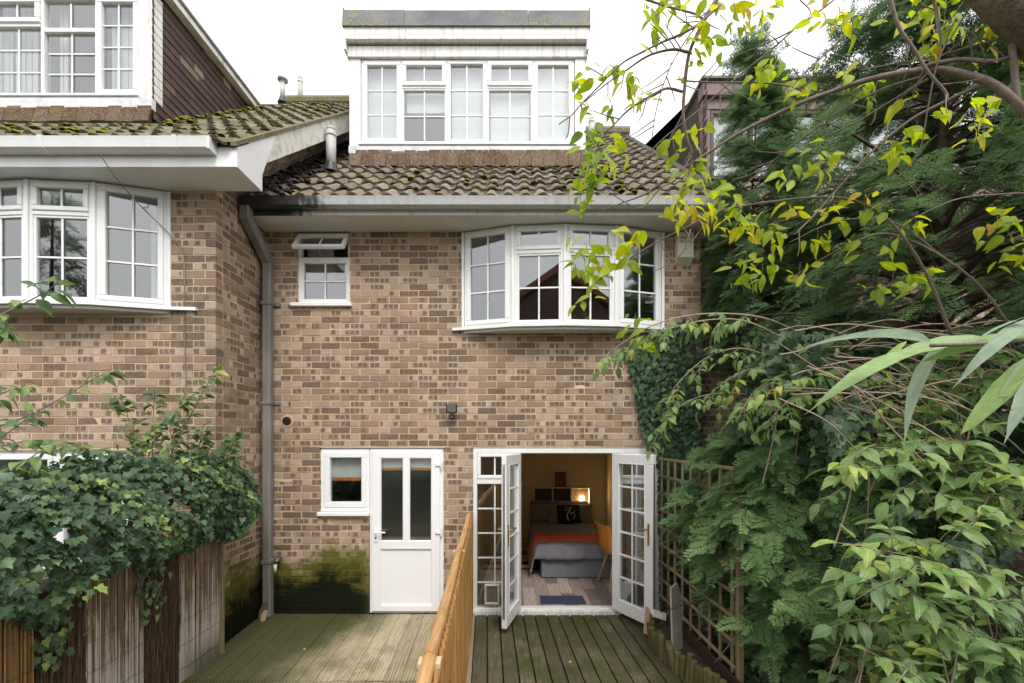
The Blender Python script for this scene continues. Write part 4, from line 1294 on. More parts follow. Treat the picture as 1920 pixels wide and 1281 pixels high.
# ================================================================== LEFT SCREEN FENCE
SF = thing('screen_fence', (-2.75, -1.2, 0), 'garden fence clad in strips of reed and dark brushwood screening under the ivy', 'fence')
FXL = -2.75
strips = [(4.155, 3.652, 'reed'), (3.652, 3.308, 'brush'), (3.308, 2.853, 'reed'), (2.853, 2.55, 'brush'), (2.55, 1.7, 'reed_orange')]
mb = MB()
mb.box(FXL - .05, -3.45, -.1, FXL - .02, -.945, 1.12); mb.build('backing', 'brush', SF)
mb = MB(); mb.box(FXL - .03, -.948, -.1, FXL + .035, -.915, 1.14, .004); mb.build('post', 'trellis', SF)
for za, zb_, kind in strips:
    if kind == 'brush':
        n = int((za - zb_) / .0035)
        mb = MB()
        for k in range(n * 3):
            yy = random.uniform(zb_, za) + CY; z0 = random.uniform(-.1, .75); L = random.uniform(.25, .6)
            mb.cr = random.random()
            xx = FXL + random.uniform(-.012, .012)
            y2 = min(max(yy + random.gauss(0, .016), zb_ + CY), za + CY)
            mb.tube([(xx, yy, z0), (xx + random.gauss(0, .006), (yy + y2) / 2 + random.gauss(0, .005), z0 + L / 2), (xx + random.gauss(0, .01), y2, min(z0 + L, 1.16))], [.0022, .002, .0014], 3, False)
        mb.build('brushwood_panel', 'brush', SF)['kind'] = 'stuff'
    else:
        mb = MB(); yy = zb_ + CY + .006
        while yy < za + CY - .004:
            r = random.uniform(.0042, .0068); mb.cr = random.random()
            lean = random.gauss(0, .004)
            mb.tube([(FXL + .004, yy, -.1), (FXL + .004 + random.gauss(0, .002), yy + lean * .5, .5), (FXL + .004, yy + lean, 1.13 + random.uniform(-.03, .03))], r, 5, False)
            yy += r * 1.75
        mb.build('reed_panel', kind, SF)['kind'] = 'stuff'
        for z in (.1, .3, .5, .7, .9):
            mb = MB(); n = 12
            mb.tube([(FXL + .011, zb_ + CY + (za - zb_) * k / n, z + random.gauss(0, .004)) for k in range(n + 1)], .0015, 4); mb.build('binding_wire', 'dark_plastic', SF)

# ================================================================== TRELLIS, RAISED BED
TK = .029
MT = T(1.67, 0, 0) @ RZ(math.atan(TK))
TR = thing('trellis', (1.67, -.2, .2), 'square wooden trellis panel beside the French door with conifer sprays hanging over it', 'trellis')
p = .187
for k in range(9):
    y = -.16 - k * p
    mb = MB(MT); mb.cr = random.random(); mb.box(-.012, y - .014, .2, .006, y + .014, 1.80 + random.gauss(0, .004), .003); mb.build('slat', 'trellis', TR)
for k in range(9):
    z = .27 + k * .19
    mb = MB(MT); mb.cr = random.random(); mb.box(-.030, -1.72, z - .014, -.0125, -.12, z + .014, .003); mb.build('slat', 'trellis', TR)
mb = MB(MT); mb.box(-.02, -1.775, -.05, .025, -1.728, 1.55, .005); mb.build('post', 'trellis', TR)
gb = MB(MT); gb.box(-.055, -3.2, -.05, -.031, -.35, .22, .003); tag(gb.build('gravel_board', 'gravel_board'), 'dark brown board holding the soil below the trellis', 'board')
LR = thing('log_edging', (1.4, -.9, 0), 'mossy half-log roll edging curving round the raised bed on the deck', 'edging')
cv = catmull([(1.63, -.50, 0), (1.47, -.56, 0), (1.375, -.72, 0), (1.365, -.95, 0), (1.41, -1.2, 0), (1.50, -1.5, 0), (1.60, -1.9, 0), (1.68, -2.4, 0)], 14)
d = 0; last = cv[0]; nxt = 0
for q in cv:
    d += (q - last).length; last = q
    if d >= nxt:
        nxt += .058
        h = .20 + random.uniform(-.03, .03)
        mb = MB(T(q.x, q.y, 0) @ Matrix.Rotation(random.gauss(0, .06), 4, 'X') @ Matrix.Rotation(random.gauss(0, .06), 4, 'Y') @ RZ(random.random() * 6)); mb.cr = random.random()
        mb.tube([(0, 0, -.03), (0, 0, h - .008), (0, 0, h)], [.030, .029, .024], 9); mb.build('log', 'log', LR)
mb = MB()
poly = [(q.x + .02, q.y) for q in cv] + [(1.75, -2.4), (1.66, -.45)]
mb.prism(poly, 2, .0, .10); sb_ = mb.build('bed_soil', 'soil'); sb_['kind'] = 'structure'
mb = MB()
Mp = T(1.50, -1.10, .09) @ RZ(.62) @ Matrix.Rotation(-.10, 4, 'X') @ Matrix.Rotation(.10, 4, 'Y')
mb.M = Mp; mb.prism([(-.07, 0), (.075, .0), (.068, .50), (.02, .60), (-.075, .56)], 1, 0, .018)
tag(mb.build('plank_offcut', 'plank_grey'), 'pale speckled board offcut stood upright in the raised bed', 'board')
mb = MB(); mb.M = T(1.42, -.64, .02) @ RZ(.35) @ Matrix.Rotation(-.5, 4, 'X') @ Matrix.Rotation(.42, 4, 'Y')
mb.box(-.10, 0, 0, .09, .015, .27, .002)
tag(mb.build('terracotta_panel', 'terracotta_board'), 'pinkish terracotta panel leaning behind the log edging by the open door', 'panel')
mb = MB(); mb.M = T(1.47, -.62, .2) @ RZ(.35) @ Matrix.Rotation(-.5, 4, 'X') @ Matrix.Rotation(.42, 4, 'Y')
mb.box(-.05, -.004, 0.0, .10, .012, .075, .002)
tag(mb.build('white_card', 'old_white'), 'small white card lying against the terracotta panel', 'card')
for q, (px_, py_, hh, ww, cc) in enumerate(((489, 1162, .20, .055, 'log'), (497, 1160, .12, .05, 'stone_pale'))):
    c = P(px_, py_, 4.93); mb = MB(T(c.x, -.17 - q * .04, 0) @ Matrix.Rotation(.25, 4, 'Y'))
    mb.prism([(-ww * .5, 0), (ww * .5, 0), (ww * .55, hh * .6), (ww * .2, hh), (-ww * .3, hh * .92), (-ww * .6, hh * .5)], 1, -.015, .02)
    tag(mb.build('stone_slab' if q else 'timber_offcut', cc), ('small pale stone shard standing at the foot of the downpipe', 'mossy timber offcut leaning on the side wall by the downpipe')[1 - q], ('stone', 'offcut')[1 - q])

# ================================================================== BEDROOM
fl_ = MB(); fl_.box(-.50, .096, .0, 1.74, 3.2, .045); bf = fl_.build('bedroom_floor', 'floorboard', H)
x = -.50; k = 0
while x < 1.74:
    y = .10 - (k * .37 % .9)
    while y < 3.2:
        ye = min(y + 1.2, 3.2)
        ys = max(y, .10)
        if ye > ys + .05:
            mb = MB(); mb.cr = random.random(); mb.box(x + .001, ys + .001, .046, min(x + .158, 1.74), ye - .001, .055, .0015); mb.build('plank', 'floorboard', bf)
        y += 1.2
    x += .16; k += 1
def rb(mb, x0, y0, z0, x1, y1, z1, r): mb.box(x0, y0, z0, x1, y1, z1, r)
bed = thing('bed', (.86, 2.0, .055), 'double bed with grey duvet and red throw seen through the open doors', 'bed')
BX0, BX1, BY0, BY1 = .36, 1.40, 1.09, 3.05
mb = MB(); rb(mb, BX0 + .05, BY0, .06, BX1, BY1, .33, .015); mb.build('base', 'bed_base', bed)
mb = MB(); rb(mb, BX0 + .03, BY0 + .01, .332, BX1 - .005, BY1, .47, .05); mb.build('mattress', 'duvet', bed)
mb = MB(); rb(mb, BX0 - .02, BY1 + .01, .06, BX1 + .02, BY1 + .07, .86, .03); mb.build('headboard', 'bed_base', bed)
def cloth(x0, x1, y0, y1, lift, drop_l, drop_f, n, m, wav, edge=.06):
    """a cover over the bed: top sheet that bends down on the left and at the foot"""
    V = []; Fc = []
    tot_x = drop_l + (x1 - x0); tot_y = drop_f + (y1 - y0)
    for i in range(n + 1):
        for j in range(m + 1):
            sx = tot_x * i / n - drop_l; sy = tot_y * j / m - drop_f
            X = x0 + max(sx, 0); Y = y0 + max(sy, 0); Z = .47 + lift
            if sx < 0: X = x0 - .05 * (1 - math.exp(sx * 14)) - .14 * max(0, -sx - .1); Z += sx * .96
            if sy < 0: Y = y0 - .03 * (1 - math.exp(sy * 14)); Z += sy
            if sx < 0 and sy < 0: Z = .47 + lift + min(sx, sy) * .95
            q = wav * (math.sin(X * 21 + Y * 6) * .5 + math.sin(Y * 17 - X * 9) * .5 + math.sin(X * 47 + sy * 8) * .35)
            if sx < 0: X += q * 1.2
            elif sy < 0: Y += q * 1.4; Z += .4 * q
            else: Z += q
            V.append((X, Y, max(Z, .062)))
    for i in range(n):
        for j in range(m):
            a = i * (m + 1) + j; Fc.append((a, a + m + 1, a + m + 2, a + 1))
    return V, Fc
def cloth_obj(name, mat, args, th=.02):
    V, Fc = cloth(*args)
    mb = MB(); mb.add(V, Fc)
    o = mb.build(name, mat, bed, True)
    md = o.modifiers.new('thick', 'SOLIDIFY'); md.thickness = th; md.offset = 1
    return o
cloth_obj('duvet', 'duvet', (BX0, BX1 + .0, BY0 - .02, 2.62, .035, .40, .17, 34, 40, .010))
cloth_obj('throw', 'throw', (BX0 - .012, BX1 + .004, BY0 + .16, BY0 + .62, .062, .30, 0, 34, 10, .010), .012)
def pillow(name, c, w, h, d, mat, tilt, rz=0, parent=bed):
    n, m = 14, 10; V = []; Fc = []
    for s_ in (1, -1):
        for i in range(n + 1):
            for j in range(m + 1):
                u, v = i / n * 2 - 1, j / m * 2 - 1
                k = (max(0, 1 - abs(u) ** 3.0) * max(0, 1 - abs(v) ** 3.0)) ** .5
                V.append((u * w / 2 * (1 - .05 * (1 - abs(v))), -s_ * d / 2 * k, v * h / 2 * (1 - .05 * (1 - abs(u)))))
    o0 = (n + 1) * (m + 1)
    for i in range(n):
        for j in range(m):
            a = i * (m + 1) + j
            Fc.append((a, a + m + 1, a + m + 2, a + 1)); Fc.append((o0 + a, o0 + a + 1, o0 + a + m + 2, o0 + a + m + 1))
    mb = MB(T(*c) @ RZ(rz) @ Matrix.Rotation(tilt, 4, 'X')); mb.add(V, Fc)
    return mb.build(name, mat, parent, True)
pillow('pillow', (.62, 2.86, .66), .56, .36, .16, 'pillow', -.45, .05)
pillow('pillow', (1.17, 2.86, .66), .54, .36, .16, 'pillow', -.45, -.05)
pillow('pillow', (.80, 2.76, .63), .34, .32, .12, 'pillow', -.5, .1)
cu_ = thing('cushion', (.97, 2.62, .5), 'black cushion with a pale looping print propped against the pillows', 'cushion')
ck = pillow('cover', (.99, 2.66, .665), .40, .37, .13, 'pillow_dark', -.38, .0, cu_)
mb = MB(T(.99, 2.66, .665) @ Matrix.Rotation(-.38, 4, 'X'))
def loop(cx, cz, r, a0, a1, ry=1): return [(cx + r * math.cos(a), -.072 + .06 * ((cx + r * math.cos(a)) ** 2 + (cz + r * math.sin(a)) ** 2) / .04, cz + r * ry * math.sin(a)) for a in np.linspace(a0, a1, 14)]
mb.tube(loop(.05, .07, .055, -2.2, 3.0), .010, 6); mb.tube(loop(-.05, .10, .03, .3, 5.5), .008, 6); mb.tube(loop(.09, -.03, .12, 2.0, 3.9), .009, 6); mb.tube(loop(.18, -.08, .10, 2.3, 4.0), .008, 6)
mb.build('print', 'cushion_print', cu_)
sh = thing('shelf_unit', (.93, 3.1, .7), 'pale three-compartment cube shelf above the bed head', 'shelf')
sx0, sx1, sz0, sz1 = .40, 1.45, .755, 1.105
mb = MB(); mb.box(sx0, 3.075, sz0, sx1, 3.19, sz0 + .022, .002); mb.build('board', 'shelf_wood', sh)
mb = MB(); mb.box(sx0, 3.075, sz1 - .022, sx1, 3.19, sz1, .002); mb.build('board', 'shelf_wood', sh)
for k in range(4):
    x = sx0 + (sx1 - sx0 - .022) * k / 3
    mb = MB(); mb.box(x, 3.077, sz0 + .0225, x + .022, 3.19, sz1 - .0225, .002); mb.build('divider', 'shelf_wood', sh)
mb = MB(); mb.box(sx0, 3.191, sz0, sx1, 3.197, sz1); mb.build('back_panel', 'brown_frame', sh)
pf = thing('picture_frame', (.90, 3.12, 1.106), 'small dark red framed picture standing on the cube shelf', 'picture')
mb = MB(); ring(mb, .80, 1.107, .995, 1.39, .022, 3.10, 3.125, .003); mb.build('frame', 'brown_frame', pf)
mb = MB(); mb.box(.822, 3.112, 1.129, .973, 3.118, 1.368); mb.build('print', 'picture_red', pf)
fj = thing('fairy_light_jar', (1.30, 3.12, .778), 'glowing jar of warm fairy lights in the end shelf compartment', 'lamp')
mb = MB(); mb.tube([(1.30, 3.125, .779), (1.30, 3.125, .80), (1.30, 3.125, .90), (1.30, 3.125, .94)], [.045, .052, .052, .035], 14); mb.build('jar', 'glass', fj, True)
mb = MB()
for k in range(34):
    th, rr_, zz = random.random() * 6.28, random.random() ** .5 * .045, .79 + random.random() * .15
    blob(mb, (1.30 + rr_ * math.cos(th) * .9, 3.125 + rr_ * math.sin(th) * .9, zz), .0065, 1.0, 5)
mb.build('bulbs', 'fairy', fj)['kind'] = 'stuff'
for k, (px_, py_) in enumerate(((977, 907), (984.5, 907), (989, 981))):
    c = P(px_, py_, 8.28); mb = MB(); mb.box(c.x - .036, 3.188, c.z - .036, c.x + .036, 3.2, c.z + .036, .003)
    o = mb.build('light_switch' if k < 2 else 'wall_socket', 'upvc', None)
    tag(o, ('white light switch plate further from the shelf on the bedroom wall', 'white light switch plate nearer the shelf on the bedroom wall', 'white socket plate low on the bedroom wall beside the bed')[k], 'switch' if k < 2 else 'socket')
mb = MB(); mb.box(-.45, 1.45, .0555, .36, 2.55, .064, .002); tag(mb.build('rug', 'rug'), 'striped orange and brown rug on the bedroom floor beside the bed', 'rug')
mb = MB(); a, b_ = P(1013, 1132, 5.35).x, P(1096, 1132, 5.35).x; mb.box(a, .13, .0555, b_, .40, .064, .002); tag(mb.build('doormat', 'mat_blue'), 'dark blue doormat just inside the open French doors', 'doormat')
mb = MB()
ch = thing('shell_chair', (1.42, .75, .055), 'orange shell chair with pale wooden legs partly behind the door frame', 'chair')
prof = [(-.21, .47), (-.15, .435), (0, .43), (.14, .445), (.19, .50), (.215, .60), (.235, .72), (.25, .80), (.262, .835), (.285, .845)]
V = []; Fc = []; nn = 9
for (u, z) in prof:
    for k in range(nn):
        a = k / (nn - 1) * 2 - 1
        wv = .235 - (.05 if z > .6 else 0) * (z - .5)
        V.append((a * wv, u - (.07 * a * a if z > .5 else 0), z + (.05 * a * a if z < .5 else 0)))
for i in range(len(prof) - 1):
    for k in range(nn - 1): Fc.append((i * nn + k, i * nn + k + 1, (i + 1) * nn + k + 1, (i + 1) * nn + k))
MC = T(1.40, .78, .055) @ RZ(math.radians(100))
mb = MB(MC); mb.add(V, Fc); o = mb.build('shell', 'chair_orange', ch, True)
md = o.modifiers.new('thick', 'SOLIDIFY'); md.thickness = .012
for sx in (-1, 1):
    for sy in (-1, 1):
        mb = MB(MC); mb.tube([(sx * .10, sy * .09, .425), (sx * .21, sy * .20, .0)], [.018, .011], 8); mb.build('leg', 'chair_leg', ch)

# ================================================================== BEHIND THE CAMERA (seen as reflections)
BHs = thing('gabled_house', (5, -16, 0), 'brick gabled house opposite, mirrored in the bow window panes', 'house')
mb = MB(); mb.prism([(-4, 0), (9, 0), (9, 7.4), (2.5, 11.6), (-4, 7.4)], 1, -24, -16.5); mb.build('wall', 'wall_back', BHs)
mb = MB(); mb.prism([(-4.5, 7.15), (2.5, 11.7), (9.5, 7.15), (9.5, 7.5), (2.5, 12.05), (-4.5, 7.5)], 1, -24.2, -16.2); mb.build('roof', 'roof_red', BHs)
for x in (2.2, 5.6):
    for z in (1.0, 3.9): 
        mb = MB(); mb.box(x, -16.5, z, x + 1.4, -16.44, z + 1.2, .01); mb.build('window', 'upvc', BHs)

# ================================================================== PLANTS
def norm(a): return a / np.maximum(np.linalg.norm(a, axis=-1, keepdims=True), 1e-9)
def frames(d, up):
    x = norm(d); z = norm(up - (up * x).sum(-1, keepdims=True) * x); y = np.cross(z, x)
    return np.stack([x, y, z], -1)
def leaf_shape(widths, fold=.25, curl=.25, seed=0, serr=0.0, twist=.0):
    """leaf along +x, length 1: widths = [(t, halfwidth)], triangles"""
    r = np.random.default_rng(seed)
    ts = [w_[0] for w_ in widths]
    V = []; n = len(widths)
    cu = curl * r.uniform(-.2, 2.6); fo = fold * r.uniform(.1, 2.2); sd = r.normal(0, .10); tw = r.normal(0, twist)
    for k, (t, wd) in enumerate(widths):
        z = -cu * t * t; y = sd * t * t
        V.append((t, y, z))
        if 0 < k < n - 1:
            w2 = wd * (1 + (serr if k % 2 else -serr))
            V.append((t - .02, y + w2, z + fo * wd + tw * t)); V.append((t - .02, y - w2, z + fo * wd - tw * t))
    idx = [0]; c = 1
    rows = [(0,)]
    for k in range(1, n):
        if k < n - 1: rows.append((c, c + 1, c + 2)); c += 3
        else: rows.append((c,)); c += 1
    Fc = []
    a = rows[1]; Fc += [(0, a[0], a[1]), (0, a[2], a[0])]
    for k in range(1, n - 2):
        a, b_ = rows[k], rows[k + 1]
        Fc += [(a[0], b_[0], b_[1]), (a[0], b_[1], a[1]), (a[0], a[2], b_[2]), (a[0], b_[2], b_[0])]
    a = rows[n - 2]; e = rows[n - 1][0]
    Fc += [(a[0], e, a[1]), (a[0], a[2], e)]
    return np.array(V, float), np.array(Fc)
OVATE = [(0, 0), (.10, .13), (.28, .25), (.48, .28), (.70, .20), (.87, .09), (1, 0)]
ELDER = [(0, 0), (.12, .13), (.32, .24), (.55, .24), (.78, .13), (.9, .06), (1, 0)]
LANCE = [(0, 0), (.08, .03), (.2, .065), (.4, .088), (.6, .082), (.8, .05), (.92, .022), (1, 0)]
def ivy_shape(seed):
    r = np.random.default_rng(seed)
    pts = [(-.02, 0), (-.16, .26), (.02, .50), (.25, .34), (.52, .42), (.62, .20), (1., .0), (.62, -.20), (.52, -.42), (.25, -.34), (.02, -.50), (-.16, -.26)]
    k = r.uniform(.08, .3)
    V = [(.3, 0, 0)] + [(x + r.normal(0, .03), y * 1.05 + r.normal(0, .03), abs(y) * k * .5 - .22 * max(x, 0) ** 2) for x, y in pts]
    Fc = [(0, i, i % 12 + 1) for i in range(1, 13)]
    Fc = [tuple(reversed(f)) for f in Fc]
    return np.array(V), np.array([f for f in Fc])
SHAPES = {'ovate': [leaf_shape(OVATE, .22, .3, s, 0, .05) for s in range(10)], 'elder': [leaf_shape(ELDER, .25, .3, s + 50, .06, .05) for s in range(10)],
          'lance': [leaf_shape(LANCE, .35, .25, s + 90, 0, .03) for s in range(4)], 'ivy': [ivy_shape(s) for s in range(6)]}
LEAFMESH = {}
def foliage(parent, pos, dirs, ups, size, shape, mat, n_obj=0, rnd=None, part='foliage', leafname='leaf'):
    """leaves: the n_obj that show largest become objects of their own, the rest one joined part"""
    pos = np.asarray(pos, float); n = len(pos)
    if n == 0: return
    R = frames(np.asarray(dirs, float), np.asarray(ups, float))
    size = np.broadcast_to(np.asarray(size, float), (n,)).copy()
    rnd = rng.random(n) if rnd is None else np.asarray(rnd)
    var = rng.integers(0, len(SHAPES[shape]), n)
    Z = pos[:, 1] - CY
    px = 960 + pos[:, 0] * F / np.maximum(Z, .05); py = HOR - (pos[:, 2] - EYE) * F / np.maximum(Z, .05)
    view = norm(np.array([0, CY, EYE]) - pos)
    facing = np.abs((R[:, :, 2] * view).sum(-1))
    sc = np.where((Z > .1) & (px > 0) & (px < 1920) & (py > 0) & (py < 1281), size / np.maximum(Z, .1) * (.3 + facing), 0)
    sel = np.zeros(n, bool)
    if n_obj: sel[np.argsort(-sc)[:n_obj]] = True; sel &= sc > 0
    key = (shape, mat)
    if key not in LEAFMESH:
        LEAFMESH[key] = []
        for v, (V, Fc) in enumerate(SHAPES[shape]):
            for q in range(5):
                LEAFMESH[key].append((v, (q + .5) / 5, np_mesh('leaf', V, Fc, mat, np.full(len(Fc), (q + rng.random()) / 5), V[Fc][:, :, :2].reshape(-1, 2), smooth=True)))
    for i in np.nonzero(sel)[0]:
        q = min(int(rnd[i] * 5), 4)
        me = [m for v, r, m in LEAFMESH[key] if v == var[i] and abs(r - (q + .5) / 5) < .01][0]
        o = bpy.data.objects.new(leafname, me)
        m4 = Matrix.Identity(4)
        for a in range(3):
            for b_ in range(3): m4[a][b_] = R[i][a][b_] * size[i]
            m4[a][3] = pos[i][a]
        o.matrix_basis = m4
        link(o, parent)
    keep = ~sel
    Vs, Fs, Rs, Us = [], [], [], []; b0 = 0
    for v, (V, Fc) in enumerate(SHAPES[shape]):
        I = np.nonzero(keep & (var == v))[0]
        if len(I) == 0: continue
        W = np.einsum('nij,kj->nki', R[I] * size[I][:, None, None], V) + pos[I][:, None, :]
        Vs.append(W.reshape(-1, 3)); k = len(V)
        Fs.append((Fc[None] + (np.arange(len(I)) * k)[:, None, None]).reshape(-1, 3) + b0); b0 += len(I) * k
        Rs.append(np.repeat(rnd[I], len(Fc))); Us.append(np.tile(V[Fc][:, :, :2].reshape(-1, 2), (len(I), 1)))
    if Vs:
        me = np_mesh(part, np.concatenate(Vs), np.concatenate(Fs), mat, np.concatenate(Rs), np.concatenate(Us), smooth=True)
        o = link(bpy.data.objects.new(part, me), parent); o['kind'] = 'stuff'

def rv(n, s=1.0): return rng.normal(0, s, (n, 3))

# --- conifer sprays
def spray_shape(seed, nb=11, ns=5, wid=.0085):
    r = np.random.default_rng(seed)
    Q = []
    def strip(a, b_, w_, nz):
        a = np.array(a); b_ = np.array(b_); d = b_ - a; L = np.linalg.norm(d)
        s_ = np.cross(d, nz); s_ = s_ / max(np.linalg.norm(s_), 1e-9) * w_
        Q.append([a + s_, b_, a - s_])
    def ax(t): return np.array([t, .04 * math.sin(t * 5 + seed), -.22 * t * t])
    nz = np.array([0, 0, 1.])
    for k in range(5): strip(ax(k / 5), ax((k + 1.3) / 5), .012, nz)
    for i in range(nb):
        t = .08 + .9 * i / nb
        for sg in (-1, 1):
            L = (.46 * (1 - t) ** .8 + .06) * r.uniform(.75, 1.15)
            a = ax(t); an = math.radians(r.uniform(38, 55))
            d = np.array([math.cos(an), sg * math.sin(an), r.normal(-.05, .12)])
            e = a + d * L
            strip(a, e, .009, nz)
            for j in range(ns):
                u = .2 + .75 * j / ns
                for s2 in (-1, 1):
                    an2 = an * sg + s2 * math.radians(r.uniform(28, 48))
                    l2 = L * (.42 * (1 - u) + .10) * r.uniform(.8, 1.2) + .012
                    c = a + d * L * u
                    strip(c, c + np.array([math.cos(an2), math.sin(an2), d[2] + r.normal(0, .12)]) * l2, wid, nz)
    V = np.array(Q).reshape(-1, 3)
    Fc = np.arange(len(V)).reshape(-1, 3)
    return V, Fc
SPR = [spray_shape(s, 8, 3, .0155) for s in range(4)]
SPR_FINE = [spray_shape(s, 10, 4, .016) for s in range(4)]
def conifer_mesh(name, parent, pos, dirs, ups, size, mat, rnd, fine=False):
    
    pos = np.asarray(pos); R = frames(np.asarray(dirs), np.asarray(ups)); n = len(pos)
    G = SPR_FINE if fine else SPR
    var = rng.integers(0, 4, n); Vs, Fs, Rs = [], [], []; b0 = 0
    for v, (V, Fc) in enumerate(G):
        I = np.nonzero(var == v)[0]
        W = np.einsum('nij,kj->nki', R[I] * size[I][:, None, None], V) + pos[I][:, None, :]
        k = len(V); Vs.append(W.reshape(-1, 3))
        Fs.append((Fc[None] + (np.arange(len(I)) * k)[:, None, None]).reshape(-1, 3) + b0); b0 += len(I) * k
        tip = np.clip(V.reshape(-1, 3, 3)[:, 0, 0], 0, 1) * .25
        Rs.append((np.clip(rnd[I][:, None] * .8 + tip[None], 0, 1)).ravel())
    me = np_mesh(name, np.concatenate(Vs), np.concatenate(Fs), mat, np.concatenate(Rs), smooth=False)
    o = link(bpy.data.objects.new(name, me), parent); o['kind'] = 'stuff'
    return o

def conifer(label, base, h, rad, nbr, per, size, mat, keep=None, zmin=.3, lean=(0, 0), fine=False, droop=.15, trunk_r=.07, face=0.0):
    """a conifer: trunk, limbs in whorls, sprays along the limbs"""
    t = thing('conifer_tree', base, label, 'tree')
    bx, by, bz = base
    tp = [Vector((bx + lean[0] * k / 8 + random.gauss(0, .015), by + lean[1] * k / 8, bz + h * k / 8)) for k in range(9)]
    mb = MB(); mb.tube(tp, [trunk_r * (1 - k / 8.6) for k in range(9)], 8); mb.build('trunk', 'conifer_bark', t, True)
    lm = MB(); pos, dr, up, sz = [], [], [], []
    for i in range(nbr):
        f = (i + random.random()) / nbr
        z = zmin + (h - zmin) * (f ** .9)
        th = random.random() * 2 * PI
        r = rad(z, th) * random.uniform(.65, 1.12)
        if r < .05: r = .05
        rise = random.uniform(.05, .45) * r
        o0 = Vector((bx + lean[0] * z / h, by + lean[1] * z / h, bz + z - r * .15))
        pts = []
        for k in range(6):
            u = k / 5
            pts.append(o0 + Vector((math.cos(th) * r * u, math.sin(th) * r * u, rise * u + r * (.22 * u - (droop + .25) * u * u))))
        if keep is None or keep(*pts[3]):
            lm.tube(pts, [max(.016 * r * (1 - u / 5.5), .003) for u in range(6)], 5, False)
        m = max(3, int(per * (.4 + r)))
        for q in range(m):
            u = random.uniform(.18, 1.0) ** .75
            k = min(int(u * 5), 4); a = pts[k].lerp(pts[k + 1], u * 5 - k)
            d = (pts[min(k + 1, 5)] - pts[k]).normalized()
            side = random.uniform(-1, 1)
            dv = d + Vector((-math.sin(th), math.cos(th), 0)) * side * 1.0 + Vector((0, 0, random.gauss(-.12, .3)))
            a = a + Vector((random.gauss(0, .05), random.gauss(0, .05), random.gauss(0, .06)))
            if keep and not keep(a.x, a.y, a.z): continue
            pos.append(tuple(a)); dr.append(tuple(dv)); sz.append(size * random.uniform(.6, 1.25))
            up.append((random.gauss(0, .45) + math.cos(th) * (.35 + face), random.gauss(0, .45) + math.sin(th) * (.35 + face), 1))
    lm.build('limbs', 'conifer_bark', t)['kind'] = 'stuff'
    conifer_mesh('crown', t, np.array(pos), np.array(dr), np.array(up), np.array(sz), mat, rng.random(len(pos)), fine)
    return t, len(pos)

def house_clear(x, y, z): return y < .22 or (x < 2.3 and y < -.06)
def t1_keep(x, y, z):
    return y < .25 and z > .4 and x > 2.1
def t1_rad(z, th):
    r = min(max(.03, (6.6 - z) * .52), 1.6)
    return r * (1.0 + .5 * max(0, -math.cos(th)) if z > 3.6 else 1.1)
T1 = conifer('tall dark conifer filling the upper corner behind the leafy boughs', (3.70, -1.3, -.1), 6.6, t1_rad, 290, 18, .25, 'leaf_conifer', t1_keep, 1.6, trunk_r=.10)
T2 = conifer('slender young conifer standing at the house corner in front of the brown dormer', (2.52, -.50, -.1), 6.25,
             lambda z, th: min(max(.05, (6.3 - z) * .27), .62), 150, 24, .20, 'leaf_conifer', lambda x, y, z: (y < .0 or x > 2.4 and y < .25) and (x > 2.2 or z > 4.7), 2.9, trunk_r=.035)
T3X = lambda z: float(np.interp(z, [.1, .25, .6, 1.2, 1.75], [2.15, 2.06, 1.80, 1.55, 1.38]))
T3 = conifer('bright green low conifer spreading its feathery sprays over the trellis', (2.50, -1.45, -.1), 2.15,
             lambda z, th: 1.02 * (1 - .25 * abs(z - 1.0)) * (1.0 + .12 * math.cos(th - PI)), 200, 19, .26, 'leaf_conifer_bright', lambda x, y, z: z > .05 and x > T3X(z) and y < .15, .15, fine=True, droop=.25, face=.5)

T4 = conifer('bright conifer sprays fanning out low in the bottom right corner', (2.62, -2.72, -.1), 1.15, lambda z, th: .45, 46, 16, .22, 'leaf_conifer_bright', lambda x, y, z: z > .05 and y < -2.5, .3, fine=True, droop=.2, face=.4, trunk_r=.02)
# --- ivy on the house wall
def ivy_wall():
    t = thing('wall_ivy', (1.6, -.05, 1.0), 'dense dark ivy climbing the brick wall between the bow window and the trellis', 'ivy')
    L = [(640, 1170), (680, 1182), (720, 1195), (780, 1205), (850, 1222), (900, 1240), (1150, 1248)]
    Rr = [(640, 1316), (720, 1318), (800, 1330), (1150, 1330)]
    def ip(tab, y): return np.interp(y, [a for a, _ in tab], [b_ for _, b_ in tab])
    pos, dr, up = [], [], []
    for k in range(5200):
        py = random.uniform(600, 1145)
        a, b_ = ip(L, py), ip(Rr, py)
        if py < 650: a = 1316 - (py - 590) / 60 * 146
        px = random.uniform(a - 6, b_)
        if py < 740 and px > 1290 and random.random() < .55: continue
        dd = abs(random.gauss(0, .035)) + .012
        y = -dd; Z = y - CY
        q = P(px, py, Z)
        if q.x > 2.16: y = RY - dd; q = Vector((q.x, y, q.z))
        if q.x > W_F[2] - .02 or q.z > 1.9:
            pos.append((q.x, q.y, q.z)); dr.append((random.gauss(0, .5), random.gauss(-.12, .12), -1)); up.append((random.gauss(0, .3), -1, random.uniform(.2, .9)))
    n = len(pos)
    foliage(t, pos, dr, up, rng.uniform(.034, .062, n), 'ivy', 'leaf_ivy', 300, rng.random(n) ** 1.6 * .8)
    mb = MB()
    for k in range(16):
        x = random.uniform(1.75, 2.15); pts = [Vector((x + random.gauss(0, .03) * j, -.012, .0 + j * .38)) for j in range(9)]
        mb.tube(catmull(pts, 3), .006, 5, False)
    mb.build('stems', 'bark', t)['kind'] = 'stuff'
ivy_wall()

